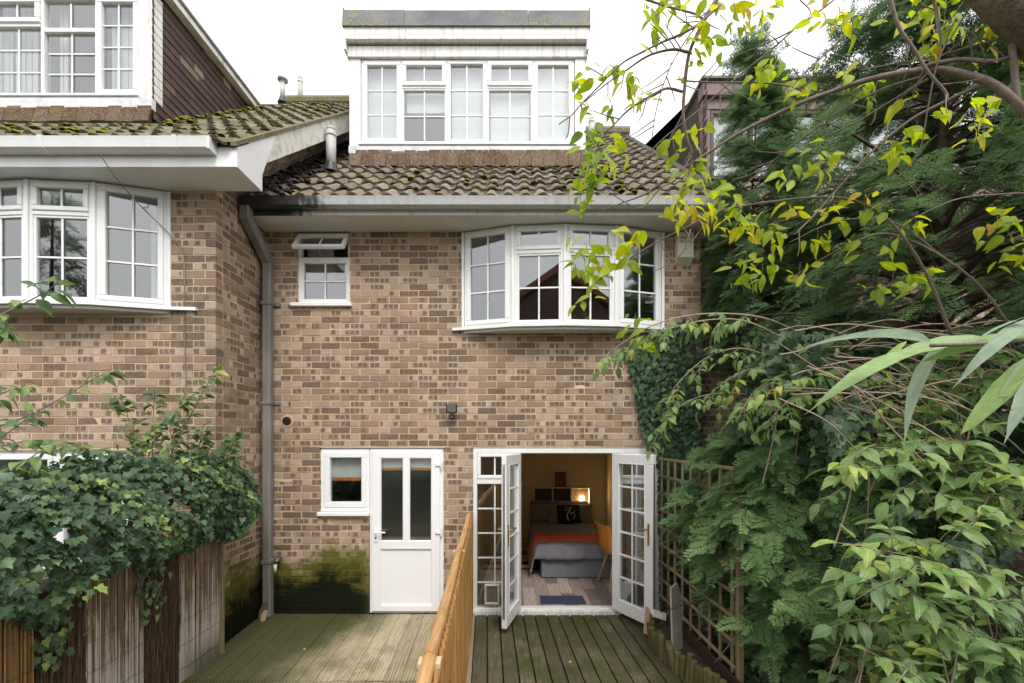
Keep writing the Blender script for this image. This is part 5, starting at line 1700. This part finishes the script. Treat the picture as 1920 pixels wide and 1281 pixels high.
# --- ivy mass on the left fence
def ivy_left():
    t = thing('fence_ivy', (-2.8, -1.9, 1.1), 'thick mound of large-leaved ivy spilling over the screen fence', 'ivy')
    pos, dr, up, sz, young = [], [], [], [], []
    for k in range(14500):
        Z = random.uniform(1.75, 4.62)
        u = (Z - 1.75) / 2.87
        cz = 1.44 - .05 * math.sin(Z * 3.1); hz = .40 + .05 * math.sin(Z * 5.0); wx = .34
        if Z > 4.25: hz *= .75; wx *= .55
        if Z < 2.6: hz += .04
        th = random.uniform(-1.9, 2.2)
        r = (1 - abs(random.gauss(0, .16))) * (1 + .16 * math.sin(Z * 9 + th * 3) * math.sin(Z * 4.3 + 1) + (.22 * random.random() if random.random() < .12 else 0))
        nx, nz = math.cos(th), math.sin(th)
        x = -2.80 + nx * wx * r; z = cz + nz * hz * r + random.gauss(0, .03)
        # ragged lower fringe
        if z < 1.12 + .09 * math.sin(Z * 7) + .06 * math.sin(Z * 17): continue
        if Z > 4.28 and x < -2.84: continue
        hole = math.sin(Z * 11.3 + z * 7) * math.sin(z * 13.1 + Z * 3) + math.sin(Z * 23 + x * 9) * .4
        if hole > .45 and random.random() < .88: continue
        young.append(max(0, math.sin(Z * 6.1 + z * 8.3 + 2)) ** 3 * .35)
        pos.append((x, Z + CY, z)); up.append((nx + random.gauss(0, .3), random.gauss(-.3, .3), max(nz, .1) + .55 + random.gauss(0, .25)))
        dr.append((nx * .7 + random.gauss(0, .5), random.gauss(-.25, .6), -.75 + random.gauss(0, .3))); sz.append(random.choice([random.uniform(.022, .038), random.uniform(.034, .054), random.uniform(.045, .072)]) * (1.0 if Z < 3 else .9))
    for k in range(5):    # hanging strands
        Z = random.choice([3.35, 3.5, 3.25, 3.6, 2.6]); L = random.uniform(.15, .42)
        for j in range(int(L * 90)):
            young.append(.2)
            z = 1.08 - L * random.random()
            pos.append((-2.70 + random.gauss(0, .03), Z + CY + random.gauss(0, .035), z)); up.append((1, random.gauss(0, .4), .6)); dr.append((.3, random.gauss(0, .5), -1)); sz.append(random.uniform(.03, .055))
    n = len(pos)
    foliage(t, pos, dr, up, sz, 'ivy', 'leaf_ivy', 300, np.clip(rng.random(n) ** 1.1 * .85 + np.array(young), 0, 1))
    dd = rng.choice(n, 60, replace=False)
    foliage(t, [pos[i] for i in dd], [dr[i] for i in dd], [up[i] for i in dd], .05, 'ovate', 'leaf_brown', 0, None, 'dead_leaves')
    mb = MB()
    for k in range(10):
        Z = random.uniform(2.6, 4.2); a = Vector((-2.74, Z + CY, random.uniform(.85, 1.2)))
        pts = [a]
        for j in range(4): a = a + Vector((random.gauss(.01, .02), random.gauss(0, .05), random.gauss(-.04, .04))); pts.append(a)
        mb.tube(catmull(pts, 3), .0024, 5, False)
    mb.build('stems', 'twig_pale', t)['kind'] = 'stuff'
    mb = MB(); mb.box(-3.0, -3.3, .2, -2.79, -.95, 1.12); mb.build('dark_backing', 'conifer_bark', t)  # added solid dark block behind the leaves, stops see-through
ivy_left()

# --- leafy shoots: a stem polyline with alternate leaves
def shoot(parent, pts, r0, r1, leaf_n, size, shape, mat, out, start=.25, pin=0, spread=1.0, stem='twig', droop=.5):
    c = catmull(pts, 6)
    mb = MB(); n = len(c)
    mb.tube(c, [r0 + (r1 - r0) * k / (n - 1) for k in range(n)], 6, False); 
    out['stem'].setdefault(stem, MB())
    s_ = out['stem'][stem]; b0 = len(s_.v); s_.v += mb.v; s_.f += [tuple(b0 + i for i in f) for f in mb.f]; s_.r += mb.r
    for q in range(leaf_n):
        u = start + (1 - start) * (q + random.random() * .8) / leaf_n
        k = min(int(u * (n - 1)), n - 2); a = c[k]; d = (c[k + 1] - c[k]).normalized()
        sd = d.cross(Vector((0, 0, 1)))
        if sd.length < .1: sd = Vector((1, 0, 0))
        sd.normalize(); sg = 1 if q % 2 else -1
        dv = (d * .6 + sd * sg * spread * random.uniform(.5, 1.1) + Vector((random.gauss(0, .3), random.gauss(0, .3), random.gauss(-droop * .5, .35)))).normalized()
        if pin:
            L = size * random.uniform(1.6, 2.4); e = a + dv * L + Vector((0, 0, -.25 * L * droop * 2))
            s_.tube([a, a.lerp(e, .5) + Vector((0, 0, .05 * L)), e], [.0022, .0018, .0012], 4, False)
            dd = (e - a).normalized(); ss = dd.cross(Vector((0, 0, 1)))
            if ss.length < .1: ss = Vector((1, 0, 0))
            ss.normalize(); rr = min(max(random.gauss(.5, .22), 0), 1)
            for p_ in range(pin):
                f = .35 + .55 * p_ / pin; o0 = a.lerp(e, f)
                for s2 in (-1, 1):
                    out['pos'].append(tuple(o0)); out['dir'].append(tuple(dd * .45 + ss * s2 + Vector((0, 0, random.gauss(-.25, .2))))); out['up'].append((random.gauss(0, .3), random.gauss(-.25, .3), 1)); out['sz'].append(size * random.uniform(.75, 1.1)); out['rnd'].append(min(max(rr + random.gauss(0, .08), 0), 1))
            out['pos'].append(tuple(e)); out['dir'].append(tuple(dd + Vector((0, 0, -.2)))); out['up'].append((random.gauss(0, .3), random.gauss(-.25, .3), 1)); out['sz'].append(size * 1.15); out['rnd'].append(rr)
        else:
            e = a + dv * .02
            out['pos'].append(tuple(e)); out['dir'].append(tuple(dv + Vector((0, 0, -droop * .5)))); out['up'].append((random.gauss(0, .4), random.gauss(-.3, .4), 1)); out['sz'].append(size * random.uniform(.6, 1.2)); out['rnd'].append(random.random())
def bag(): return {'pos': [], 'dir': [], 'up': [], 'sz': [], 'rnd': [], 'stem': {}}
def finish(t, o, shape, mat, n_obj):
    foliage(t, o['pos'], o['dir'], o['up'], o['sz'], shape, mat, n_obj, o['rnd'])
    for k, m in o['stem'].items(): m.build('stems', k, t, True)['kind'] = 'stuff'

# upright shoots above the left fence
t = thing('climbing_rose', (-3.0, -1.3, .9), 'upright leafy rose shoots rising above the fence ivy beside the corner', 'shrub')
o = bag()
for px0, py0, pts in ((300, 900, [(300, 900), (330, 830), (362, 770), (392, 715), (408, 690)]), (290, 900, [(290, 900), (285, 830), (288, 770), (290, 735)]), (260, 900, [(268, 880), (250, 820), (236, 770), (225, 745)]),
                      (320, 900, [(330, 890), (322, 830), (318, 790)]), (230, 900, [(250, 890), (215, 850), (170, 842), (120, 838)]), (200, 900, [(270, 880), (300, 800), (335, 765), (350, 745)]), (420, 860, [(420, 880), (430, 845), (440, 815)]),
                      (250, 860, [(240, 880), (262, 830), (300, 795)]), (340, 880, [(350, 880), (372, 840), (380, 800)])):
    Z = random.uniform(3.45, 3.95)
    shoot(t, [P(a, b_, Z + random.gauss(0, .05)) for a, b_ in pts], .005, .002, 60, .085, 'ovate', 'leaf_rose', o, .03, 0, 1.0, 'twig', .3)
finish(t, o, 'ovate', 'leaf_rose', 120)
t = thing('bramble', (-3.6, -2.4, .9), 'arching bramble stems with broad leaves entering over the fence at the frame edge', 'shrub')
o = bag()
for pts, Z in (([(-60, 815), (40, 785), (130, 738), (180, 708), (205, 700)], 2.9), ([(-80, 860), (10, 835), (80, 825), (150, 838)], 2.6), ([(-60, 905), (20, 880), (70, 850), (92, 835)], 2.5),
               ([(-60, 660), (-10, 600), (40, 572), (85, 548), (108, 530)], 2.3), ([(-60, 590), (-10, 610), (15, 632)], 2.3), ([(-60, 790), (0, 740), (60, 720)], 2.8), ([(-70, 880), (30, 800), (75, 770)], 2.7)):
    shoot(t, [P(a, b_, Z + random.gauss(0, .03)) for a, b_ in pts], .005, .002, 22, .085, 'ovate', 'leaf_rose', o, .1, 0, 1.0, 'twig', .3)
finish(t, o, 'ovate', 'leaf_rose', 90)

# --- elder shrub and undergrowth on the right
t = thing('elder_shrub', (2.6, -2.5, 0), 'big sprawling shrub of pale green paired leaves filling the right foreground', 'shrub')
o = bag()
def PR(px, py, Z): return P(px, py, Z)
for n_, (xa, xb), (ya, yb), (za, zb_), (sa, sb2) in ((18, (1470, 1700), (640, 760), (2.6, 3.3), (.07, .095)), (11, (1570, 1770), (770, 900), (2.3, 2.9), (.085, .115)), (22, (1650, 1950), (1000, 1275), (1.85, 2.35), (.065, .115)),
                                          (8, (1780, 1950), (830, 1000), (2.0, 2.5), (.08, .11)), (9, (1560, 1700), (1120, 1270), (2.2, 2.6), (.07, .1)), (8, (1750, 1950), (640, 780), (2.2, 2.8), (.08, .11))):
    for k in range(n_):
        e = P(random.uniform(xa, xb), random.uniform(ya, yb), random.uniform(za, zb_))
        a = Vector((e.x + random.uniform(-.1, .6), e.y + random.uniform(.1, .5), max(-.05, e.z - random.uniform(.4, 1.2))))
        m = a.lerp(e, .55) + Vector((.05, .05, random.uniform(.08, .25)))
        shoot(t, [a, a.lerp(m, .5) + Vector((.03, 0, .06)), m, e], .005, .002, 6, random.uniform(sa, sb2), 'elder', 'leaf_elder', o, .5, 2, 1.0, random.choice(['twig_pale', 'twig']), .22)
for pts, Z in (([(1620, 1000), (1500, 800), (1420, 745), (1330, 740), (1265, 770), (1225, 830)], 3.6), ([(1560, 900), (1460, 700), (1400, 655), (1330, 668), (1270, 720), (1250, 760)], 3.7), ([(1560, 662), (1500, 625), (1430, 596), (1350, 588), (1280, 594), (1220, 612), (1165, 645), (1135, 668)], 3.3),
               ([(1560, 680), (1480, 640), (1400, 603), (1330, 600), (1260, 615), (1200, 640), (1150, 668)], 3.35), ([(1700, 820), (1600, 690), (1500, 690), (1420, 730), (1380, 790)], 3.2), ([(1700, 900), (1600, 760), (1500, 740), (1430, 800)], 3.0), ([(1650, 800), (1540, 700), (1420, 690), (1350, 720)], 3.5)):
    shoot(t, [P(a, b_, Z + random.gauss(0, .04)) for a, b_ in pts], .0075, .003, 15, .074, 'elder', 'leaf_elder', o, .35, 2, 1.0, 'twig_pale', .5)
for k in range(110):     # bare tangle of canes
    px = random.uniform(1440, 1900); py = random.uniform(610, 760); Z = random.uniform(2.4, 3.6)
    a = P(px, py, Z); L = random.uniform(.3, .9)
    th = random.uniform(-.6, .5)
    pts = [a + Vector((math.cos(th) * L * u, random.gauss(0, .04), math.sin(th) * L * u - .25 * L * u * u + random.gauss(0, .01))) for u in (0, .33, .66, 1)]
    o['stem'].setdefault('twig_pale', MB()).tube(catmull(pts, 4), [.004] * (3 * 4 + 1), 5, False)
finish(t, o, 'elder', 'leaf_elder', 300)

t = thing('ivy_thicket', (2.9, -2.0, 0), 'dark glossy ivy thicket under the pale shrub on the right', 'ivy')
pos, dr, up, sz = [], [], [], []
for k in range(15000):
    px = random.uniform(1380, 1990); py = random.uniform(620, 1330)
    Zs = 2.95 + .55 * math.sin(px * .011 + 1) * math.cos(py * .009) + .25 * math.sin(px * .031 + py * .023)
    Zs += .9 * max(0, (1560 - px) / 180) + (.0 if 1560 < px < 1900 and 780 < py < 1080 else .2)
    Z = Zs + abs(random.gauss(0, .22))
    q = P(px, py, Z)
    if q.y > .2 or (q.x < 2.2 and q.y > -.1) or q.z < -.1 or q.x < 1.85: continue
    if py < 760 and random.random() < .55: continue
    pos.append(tuple(q)); up.append((random.gauss(-.25, .4), -1 + random.gauss(0, .3), .7 + random.gauss(0, .35))); dr.append((random.gauss(0, .6), random.gauss(-.2, .3), -.8 + random.gauss(0, .35))); sz.append(random.uniform(.045, .085))
n = len(pos)
foliage(t, pos, dr, up, sz, 'ivy', 'leaf_ivy', 300, np.clip(rng.random(n) ** 1.5, 0, 1))
mb = MB()
for k in range(60):
    a = Vector((random.uniform(1.9, 3.6), random.uniform(-2.4, -.8), random.uniform(0, 1.5))); pts = [a]
    for j in range(4): a = a + Vector((random.gauss(0, .1), random.gauss(0, .08), random.gauss(.05, .12))); pts.append(a)
    mb.tube(catmull(pts, 3), .006, 5, False)
mb.build('stems', 'conifer_bark', t)['kind'] = 'stuff'
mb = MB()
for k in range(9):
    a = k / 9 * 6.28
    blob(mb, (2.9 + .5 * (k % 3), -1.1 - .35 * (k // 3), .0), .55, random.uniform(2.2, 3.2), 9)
mb.build('dark_backing', 'soil', t)  # added dark mounds backing the thicket so nothing shows through the leaves

# --- overhanging tree, boughs traced in depth
t = thing('overhanging_tree', (2.9, -3.0, 0), 'bare-limbed tree with yellowing leaves reaching in from the top right corner', 'tree')
bm_ = MB()
def limb(pts, r0, r1, mb=None, sub=6, n=8):
    own = mb is None
    if own: mb = MB()
    c = catmull([P(*p_) for p_ in pts], sub); m = len(c)
    mb.tube(c, [(r0 + (r1 - r0) * (k / (m - 1)) ** .8) * (.78 if own else 1) * random.uniform(.93, 1.07) for k in range(m)], n, True)
    if own: mb.build('branch', 'twig', t, True)
    return c
tr = MB(); limb([(2350, 1500, 2.2), (2280, 900, 2.15), (2180, 380, 2.0), (2030, 160, 1.9), (1930, 50, 1.85), (1862, -10, 1.85), (1790, -80, 1.9)], .12, .058, tr); tr.build('trunk', 'bark_old', t, True)
L1 = [limb([(2010, 300, 1.9), (1920, 207, 1.9), (1862, 159, 1.92), (1812, 141, 1.95), (1753, 130, 1.98), (1700, 136, 2.0), (1639, 147, 2.05), (1586, 163, 2.1), (1500, 194, 2.15), (1422, 231, 2.2), (1382, 252, 2.2), (1315, 295, 2.25), (1246, 338, 2.3), (1207, 365, 2.3), (1168, 380, 2.35), (1126, 396, 2.35)], .026, .003)]
limb([(1925, 40, 1.86), (1900, 70, 1.88), (1902, 130, 1.89), (1908, 195, 1.9)], .020, .015)
br = [([(1350, -10, 2.1), (1325, 30, 2.1), (1302, 75, 2.12), (1290, 110, 2.14), (1284, 160, 2.15), (1281, 215, 2.16), (1288, 260, 2.18), (1297, 290, 2.2), (1290, 330, 2.22), (1275, 370, 2.22), (1272, 410, 2.24), (1290, 440, 2.25), (1297, 455, 2.25)], .014, .004),
      ([(1350, 10, 2.1), (1300, 52, 2.05), (1240, 80, 2.05), (1200, 100, 2.05), (1165, 120, 2.05), (1120, 165, 2.05), (1090, 195, 2.05), (1073, 215, 2.05), (1048, 233, 2.05)], .008, .003),
      ([(1290, 98, 2.13), (1260, 93, 2.1), (1215, 105, 2.1), (1170, 135, 2.1), (1140, 155, 2.1), (1095, 192, 2.1)], .010, .003),
      ([(1279, 172, 2.15), (1250, 166, 2.12), (1220, 180, 2.1), (1180, 205, 2.1), (1150, 235, 2.1), (1128, 255, 2.12), (1118, 275, 2.12)], .009, .003),
      ([(1208, -2, 2.2), (1250, 12, 2.2), (1305, 27, 2.15), (1318, 40, 2.12)], .008, .006),
      ([(1340, 10, 2.1), (1290, 70, 2.15), (1255, 130, 2.2), (1232, 200, 2.2), (1222, 260, 2.2)], .005, .003),
      ([(1500, 45, 2.2), (1450, 90, 2.2), (1400, 130, 2.2), (1350, 172, 2.2), (1300, 215, 2.2), (1246, 258, 2.2), (1212, 292, 2.2)], .006, .003),
      ([(1636, 8, 2.1), (1597, 53, 2.1), (1546, 103, 2.1), (1504, 141, 2.1), (1485, 165, 2.1)], .006, .003),
      ([(1668, -8, 1.9), (1685, 50, 1.9), (1712, 90, 1.9), (1740, 135, 1.9), (1772, 172, 1.9), (1775, 190, 1.9)], .010, .007),
      ([(1283, 152, 2.15), (1350, 155, 2.15), (1420, 155, 2.15), (1480, 162, 2.15), (1515, 176, 2.15)], .004, .006),
      ([(1862, 160, 1.92), (1833, 163, 1.95), (1772, 191, 2.0), (1706, 226, 2.05), (1639, 281, 2.1), (1586, 337, 2.15), (1530, 400, 2.2), (1490, 440, 2.2)], .012, .004),
      ([(1735, 142, 2.0), (1660, 165, 2.1), (1580, 205, 2.15), (1500, 262, 2.2), (1440, 310, 2.3), (1390, 352, 2.3)], .006, .003),
      ([(1740, 148, 2.05), (1670, 190, 2.1), (1600, 232, 2.15), (1520, 268, 2.2), (1480, 290, 2.2)], .006, .003),
      ([(1895, 68, 1.88), (1830, 85, 1.95), (1760, 105, 2.0), (1690, 118, 2.1), (1610, 132, 2.1)], .008, .004),
      ([(1758, 128, 1.98), (1762, 80, 1.98), (1755, 20, 2.0), (1748, -10, 2.0)], .010, .008),
      ([(1905, 105, 1.9), (1860, 115, 1.9), (1800, 112, 1.95), (1740, 122, 1.97)], .010, .012),
      ([(1785, 630, 2.5), (1740, 520, 2.45), (1690, 440, 2.4), (1650, 400, 2.4), (1600, 376, 2.4), (1540, 370, 2.4), (1450, 378, 2.4), (1350, 395, 2.4), (1290, 425, 2.4), (1230, 455, 2.4), (1170, 492, 2.4), (1130, 520, 2.4), (1105, 540, 2.4)], .012, .003),
      ([(1470, 530, 2.6), (1560, 475, 2.5), (1640, 440, 2.5), (1700, 448, 2.5), (1780, 490, 2.5), (1845, 545, 2.5), (1900, 620, 2.5)], .004, .009),
      ([(1690, 420, 2.5), (1790, 375, 2.5), (1870, 365, 2.5), (1935, 362, 2.5)], .004, .006),
      ([(1480, 455, 2.5), (1560, 418, 2.5), (1640, 410, 2.5), (1700, 430, 2.5), (1790, 500, 2.5)], .004, .006),
      ([(1297, 290, 2.2), (1270, 335, 2.2), (1240, 352, 2.2), (1215, 380, 2.25), (1195, 390, 2.25), (1160, 372, 2.25), (1136, 354, 2.25)], .005, .003),
      ([(1295, 430, 2.25), (1282, 470, 2.25), (1262, 488, 2.25), (1245, 470, 2.25), (1240, 452, 2.25)], .004, .002),
      ([(1318, 425, 2.3), (1290, 462, 2.3), (1255, 495, 2.3), (1228, 508, 2.3)], .004, .002),
      ([(1500, 0, 2.2), (1520, 25, 2.2), (1495, 55, 2.2)], .004, .003), ([(1570, -5, 2.2), (1500, 48, 2.2), (1440, 80, 2.2), (1380, 105, 2.2)], .006, .004),
      ([(1820, 10, 1.9), (1790, 60, 1.92), (1760, 110, 1.95), (1740, 200, 2.0), (1725, 280, 2.05), (1690, 330, 2.1)], .006, .003),
      ([(1710, 300, 2.2), (1770, 320, 2.2), (1830, 312, 2.2)], .004, .003)]
allc = list(L1)
for pts, a, b_ in br: allc.append(limb(pts, a, b_, None, 5, 6))
# side twigs
for c in allc[1:17]:
    for k in range(random.randint(4, 8)):
        i = random.randint(2, len(c) - 2); d = (c[i + 1] - c[i - 1]).normalized()
        L = random.uniform(.05, .16); s_ = Vector((random.gauss(0, 1), random.gauss(0, .4), random.gauss(.1, 1))); s_ = (s_ - s_.dot(d) * d).normalized()
        e = c[i] + (d * .8 + s_ * .8) * L
        bm_.tube([c[i], c[i].lerp(e, .5) + s_ * .01, e + Vector((0, 0, .15 * L))], [.0032, .0026, .0016], 5, False)
bm_.build('side_twigs', 'twig', t, True)['kind'] = 'stuff'
cl = [(1110, 285, 30, 9, 2.05), (1120, 320, 32, 11, 2.05), (1100, 360, 26, 11, 2.05), (1090, 390, 18, 7, 2.05), (1145, 300, 26, 7, 2.1), (1290, 270, 22, 5, 2.2), (1268, 290, 22, 6, 2.2), (1300, 330, 22, 8, 2.2), (1310, 365, 25, 7, 2.2), (1265, 395, 30, 8, 2.2), (1290, 410, 26, 9, 2.2),
      (1350, 385, 26, 8, 2.3), (1380, 400, 22, 8, 2.3), (1340, 425, 25, 7, 2.3), (1100, 490, 26, 7, 2.35), (1130, 500, 24, 7, 2.35), (1095, 530, 20, 4, 2.35), (1105, 570, 18, 4, 2.35), (1080, 515, 16, 3, 2.35), (1165, 470, 26, 5, 2.35), (1195, 455, 18, 3, 2.35), (1180, 500, 16, 3, 2.35),
      (1325, 45, 26, 6, 2.05), (1310, 70, 22, 5, 2.05), (1380, 30, 32, 8, 2.1), (1420, 45, 30, 8, 2.1), (1365, 60, 25, 5, 2.1), (1240, 20, 30, 8, 2.2), (1225, 50, 22, 5, 2.2), (1215, 45, 18, 3, 2.2), (1305, 95, 20, 4, 2.1), (1330, 90, 20, 3, 2.1), (1190, 165, 28, 6, 2.1), (1200, 200, 26, 5, 2.1), (1180, 175, 20, 3, 2.1), (1145, 140, 14, 2, 2.1), (1115, 150, 18, 4, 2.05), (1105, 170, 14, 3, 2.05), (1105, 205, 14, 3, 2.05), (1150, 225, 20, 4, 2.1), (1290, 130, 16, 3, 2.15), (1275, 150, 14, 3, 2.15),
      (1545, 30, 26, 6, 2.1), (1575, 40, 22, 5, 2.1), (1600, 50, 18, 3, 2.1), (1640, 5, 20, 3, 2.1), (1735, 15, 32, 8, 2.0), (1770, 30, 24, 6, 2.0), (1720, 45, 22, 5, 2.0), (1730, 90, 26, 5, 2.0), (1745, 105, 16, 4, 2.0), (1775, 60, 22, 4, 2.0), (1870, 80, 26, 6, 1.9), (1885, 60, 18, 4, 1.9), (1915, 125, 16, 3, 1.9), (1430, 145, 22, 6, 2.15), (1420, 160, 18, 4, 2.15), (1500, 165, 22, 5, 2.15), (1520, 155, 18, 4, 2.15), (1490, 180, 18, 4, 2.15), (1595, 150, 18, 3, 2.1), (1640, 170, 24, 5, 2.1), (1635, 185, 18, 4, 2.1), (1500, 310, 25, 5, 2.2), (1550, 315, 24, 7, 2.2), (1480, 345, 20, 4, 2.2),
      (1690, 200, 20, 3, 2.1), (1760, 220, 22, 4, 2.2), (1840, 225, 24, 5, 2.2), (1860, 200, 18, 3, 2.2), (1700, 275, 28, 6, 2.2), (1670, 300, 22, 5, 2.2), (1840, 260, 22, 5, 2.2), (1620, 390, 22, 4, 2.4), (1650, 400, 20, 3, 2.4), (1545, 420, 20, 5, 2.4), (1530, 460, 24, 6, 2.45), (1585, 440, 24, 7, 2.45), (1600, 470, 20, 5, 2.45), (1660, 470, 20, 3, 2.45), (1720, 425, 20, 3, 2.45), (1430, 470, 26, 6, 2.4), (1400, 500, 24, 6, 2.4), (1380, 450, 26, 6, 2.4), (1410, 430, 24, 6, 2.4), (1450, 440, 24, 6, 2.4), (1480, 410, 22, 5, 2.4), (1500, 520, 22, 5, 2.5), (1430, 525, 24, 5, 2.5), (1395, 545, 22, 4, 2.5),
      (1890, 440, 26, 7, 2.3), (1905, 470, 24, 6, 2.3), (1870, 430, 20, 4, 2.3), (1895, 500, 22, 5, 2.3), (1680, 540, 26, 6, 2.5), (1640, 560, 24, 5, 2.5), (1740, 535, 24, 5, 2.5), (1190, 620, 24, 5, 3.2), (1210, 660, 22, 5, 3.2)]
pos, dr, up, sz, rn = [], [], [], [], []
tw = MB()
for px, py, rad, n_, Z in cl:
    c0 = P(px, py - rad * .5, Z + random.gauss(0, .04)); base_r = random.random()
    top = c0 + Vector((random.gauss(0, .02), 0, rad * Z / F * .8))
    tw.tube([top, c0.lerp(top, .4) + Vector((random.gauss(0, .008), 0, 0)), c0 - Vector((0, 0, rad * Z / F * .5))], [.0022, .0018, .0012], 4, False)
    for k in range(int(n_ * 1.35) + 1):
        u = random.random()
        q = top.lerp(c0 - Vector((0, 0, rad * Z / F * .5)), u) + Vector((random.gauss(0, .55), random.gauss(0, .5), random.gauss(0, .35))) * rad * Z / F
        a = random.uniform(0, 6.28)
        pos.append(tuple(q)); dr.append((math.cos(a) * .9, math.sin(a) * .45, -.40 + random.gauss(0, .5))); up.append((random.gauss(0, .5), -.6 + random.gauss(0, .6), .8 + random.gauss(0, .4)))
        sz.append(random.uniform(.042, .084) * Z / 2.15); rn.append(min(max(.22 + .55 * base_r + random.gauss(0, .10), 0), 1))
tw.build('leaf_stalks', 'twig', t)['kind'] = 'stuff'
foliage(t, pos, dr, up, sz, 'ovate', 'leaf_yellow', 300, rn)

# --- buddleia leaves close to the lens
t = thing('buddleia_branch', (1.6, -4.1, 1.9), 'long grey-green pointed leaves of a shrub branch close in front', 'shrub')
stem = catmull([P(2050, 610, .95), P(1920, 637, .92), P(1820, 645, .92), P(1745, 648, .92)], 6)
mb = MB(); mb.tube(stem, .0042, 7); mb.build('stem', 'twig', t, True)
BL_ = [((1745, 645), (1528, 588), .0, .2), ((1780, 640), (1635, 745), .1, .45), ((1830, 640), (1920, 565), .35, .3), ((1850, 645), (1990, 560), .3, .2), ((1760, 650), (1510, 720), .2, .95), ((1880, 640), (1640, 640), .5, .6), ((1990, 640), (1830, 745), .1, .9),
       ((2010, 660), (1865, 785), -.1, .3), ((1950, 630), (1760, 660), .4, .9), ((1960, 600), (1820, 605), .5, .35), ((1700, 640), (1650, 690), .3, .9), ((1990, 640), (1900, 720), .2, .6)]
pos, dr, up, sz, rn = [], [], [], [], []
for (a, e, tilt, rr_) in BL_:
    Z = random.uniform(.86, .98); A = P(a[0], a[1], Z); E = P(e[0], e[1], Z - .03 + random.uniform(-.05, .05))
    pos.append(tuple(A)); d = E - A; dr.append(tuple(d)); sz.append(d.length); up.append((random.gauss(0, .2), -.12 - tilt, 1)); rn.append(rr_)
foliage(t, pos, dr, up, sz, 'lance', 'leaf_grey', 300, rn)

# --- fallen leaves on the decks
for k in range(34):
    left = k < 10
    x = random.uniform(-2.6, -.6) if left else random.uniform(-.35, 1.5); y = random.uniform(-2.0, -.08) if k % 3 else random.uniform(-.22, -.06)
    V, Fc = random.choice(SHAPES['ovate'])
    mb = MB(T(x, y, .008) @ RZ(random.random() * 6.28) @ Matrix.Scale(random.uniform(.02, .045), 4)); mb.cr = random.random(); mb.add([tuple(v) for v in V], [tuple(f) for f in Fc])
    o = mb.build('fallen_leaf', 'leaf_brown' if k % 4 else 'leaf_yellow')
    tag(o, 'small fallen leaf lying on the %s deck boards' % ('grooved' if left else 'mossy'), 'leaf', 'fallen leaves on the %s deck' % ('grooved' if left else 'mossy'))

conifer('dark conifer across the gardens mirrored in the nearer bow window', (-11.5, -10.5, -.2), 9.0, lambda z, th: max(.05, (9.2 - z) * .30), 90, 5, .75, 'leaf_conifer', None, 1.0, trunk_r=.15)
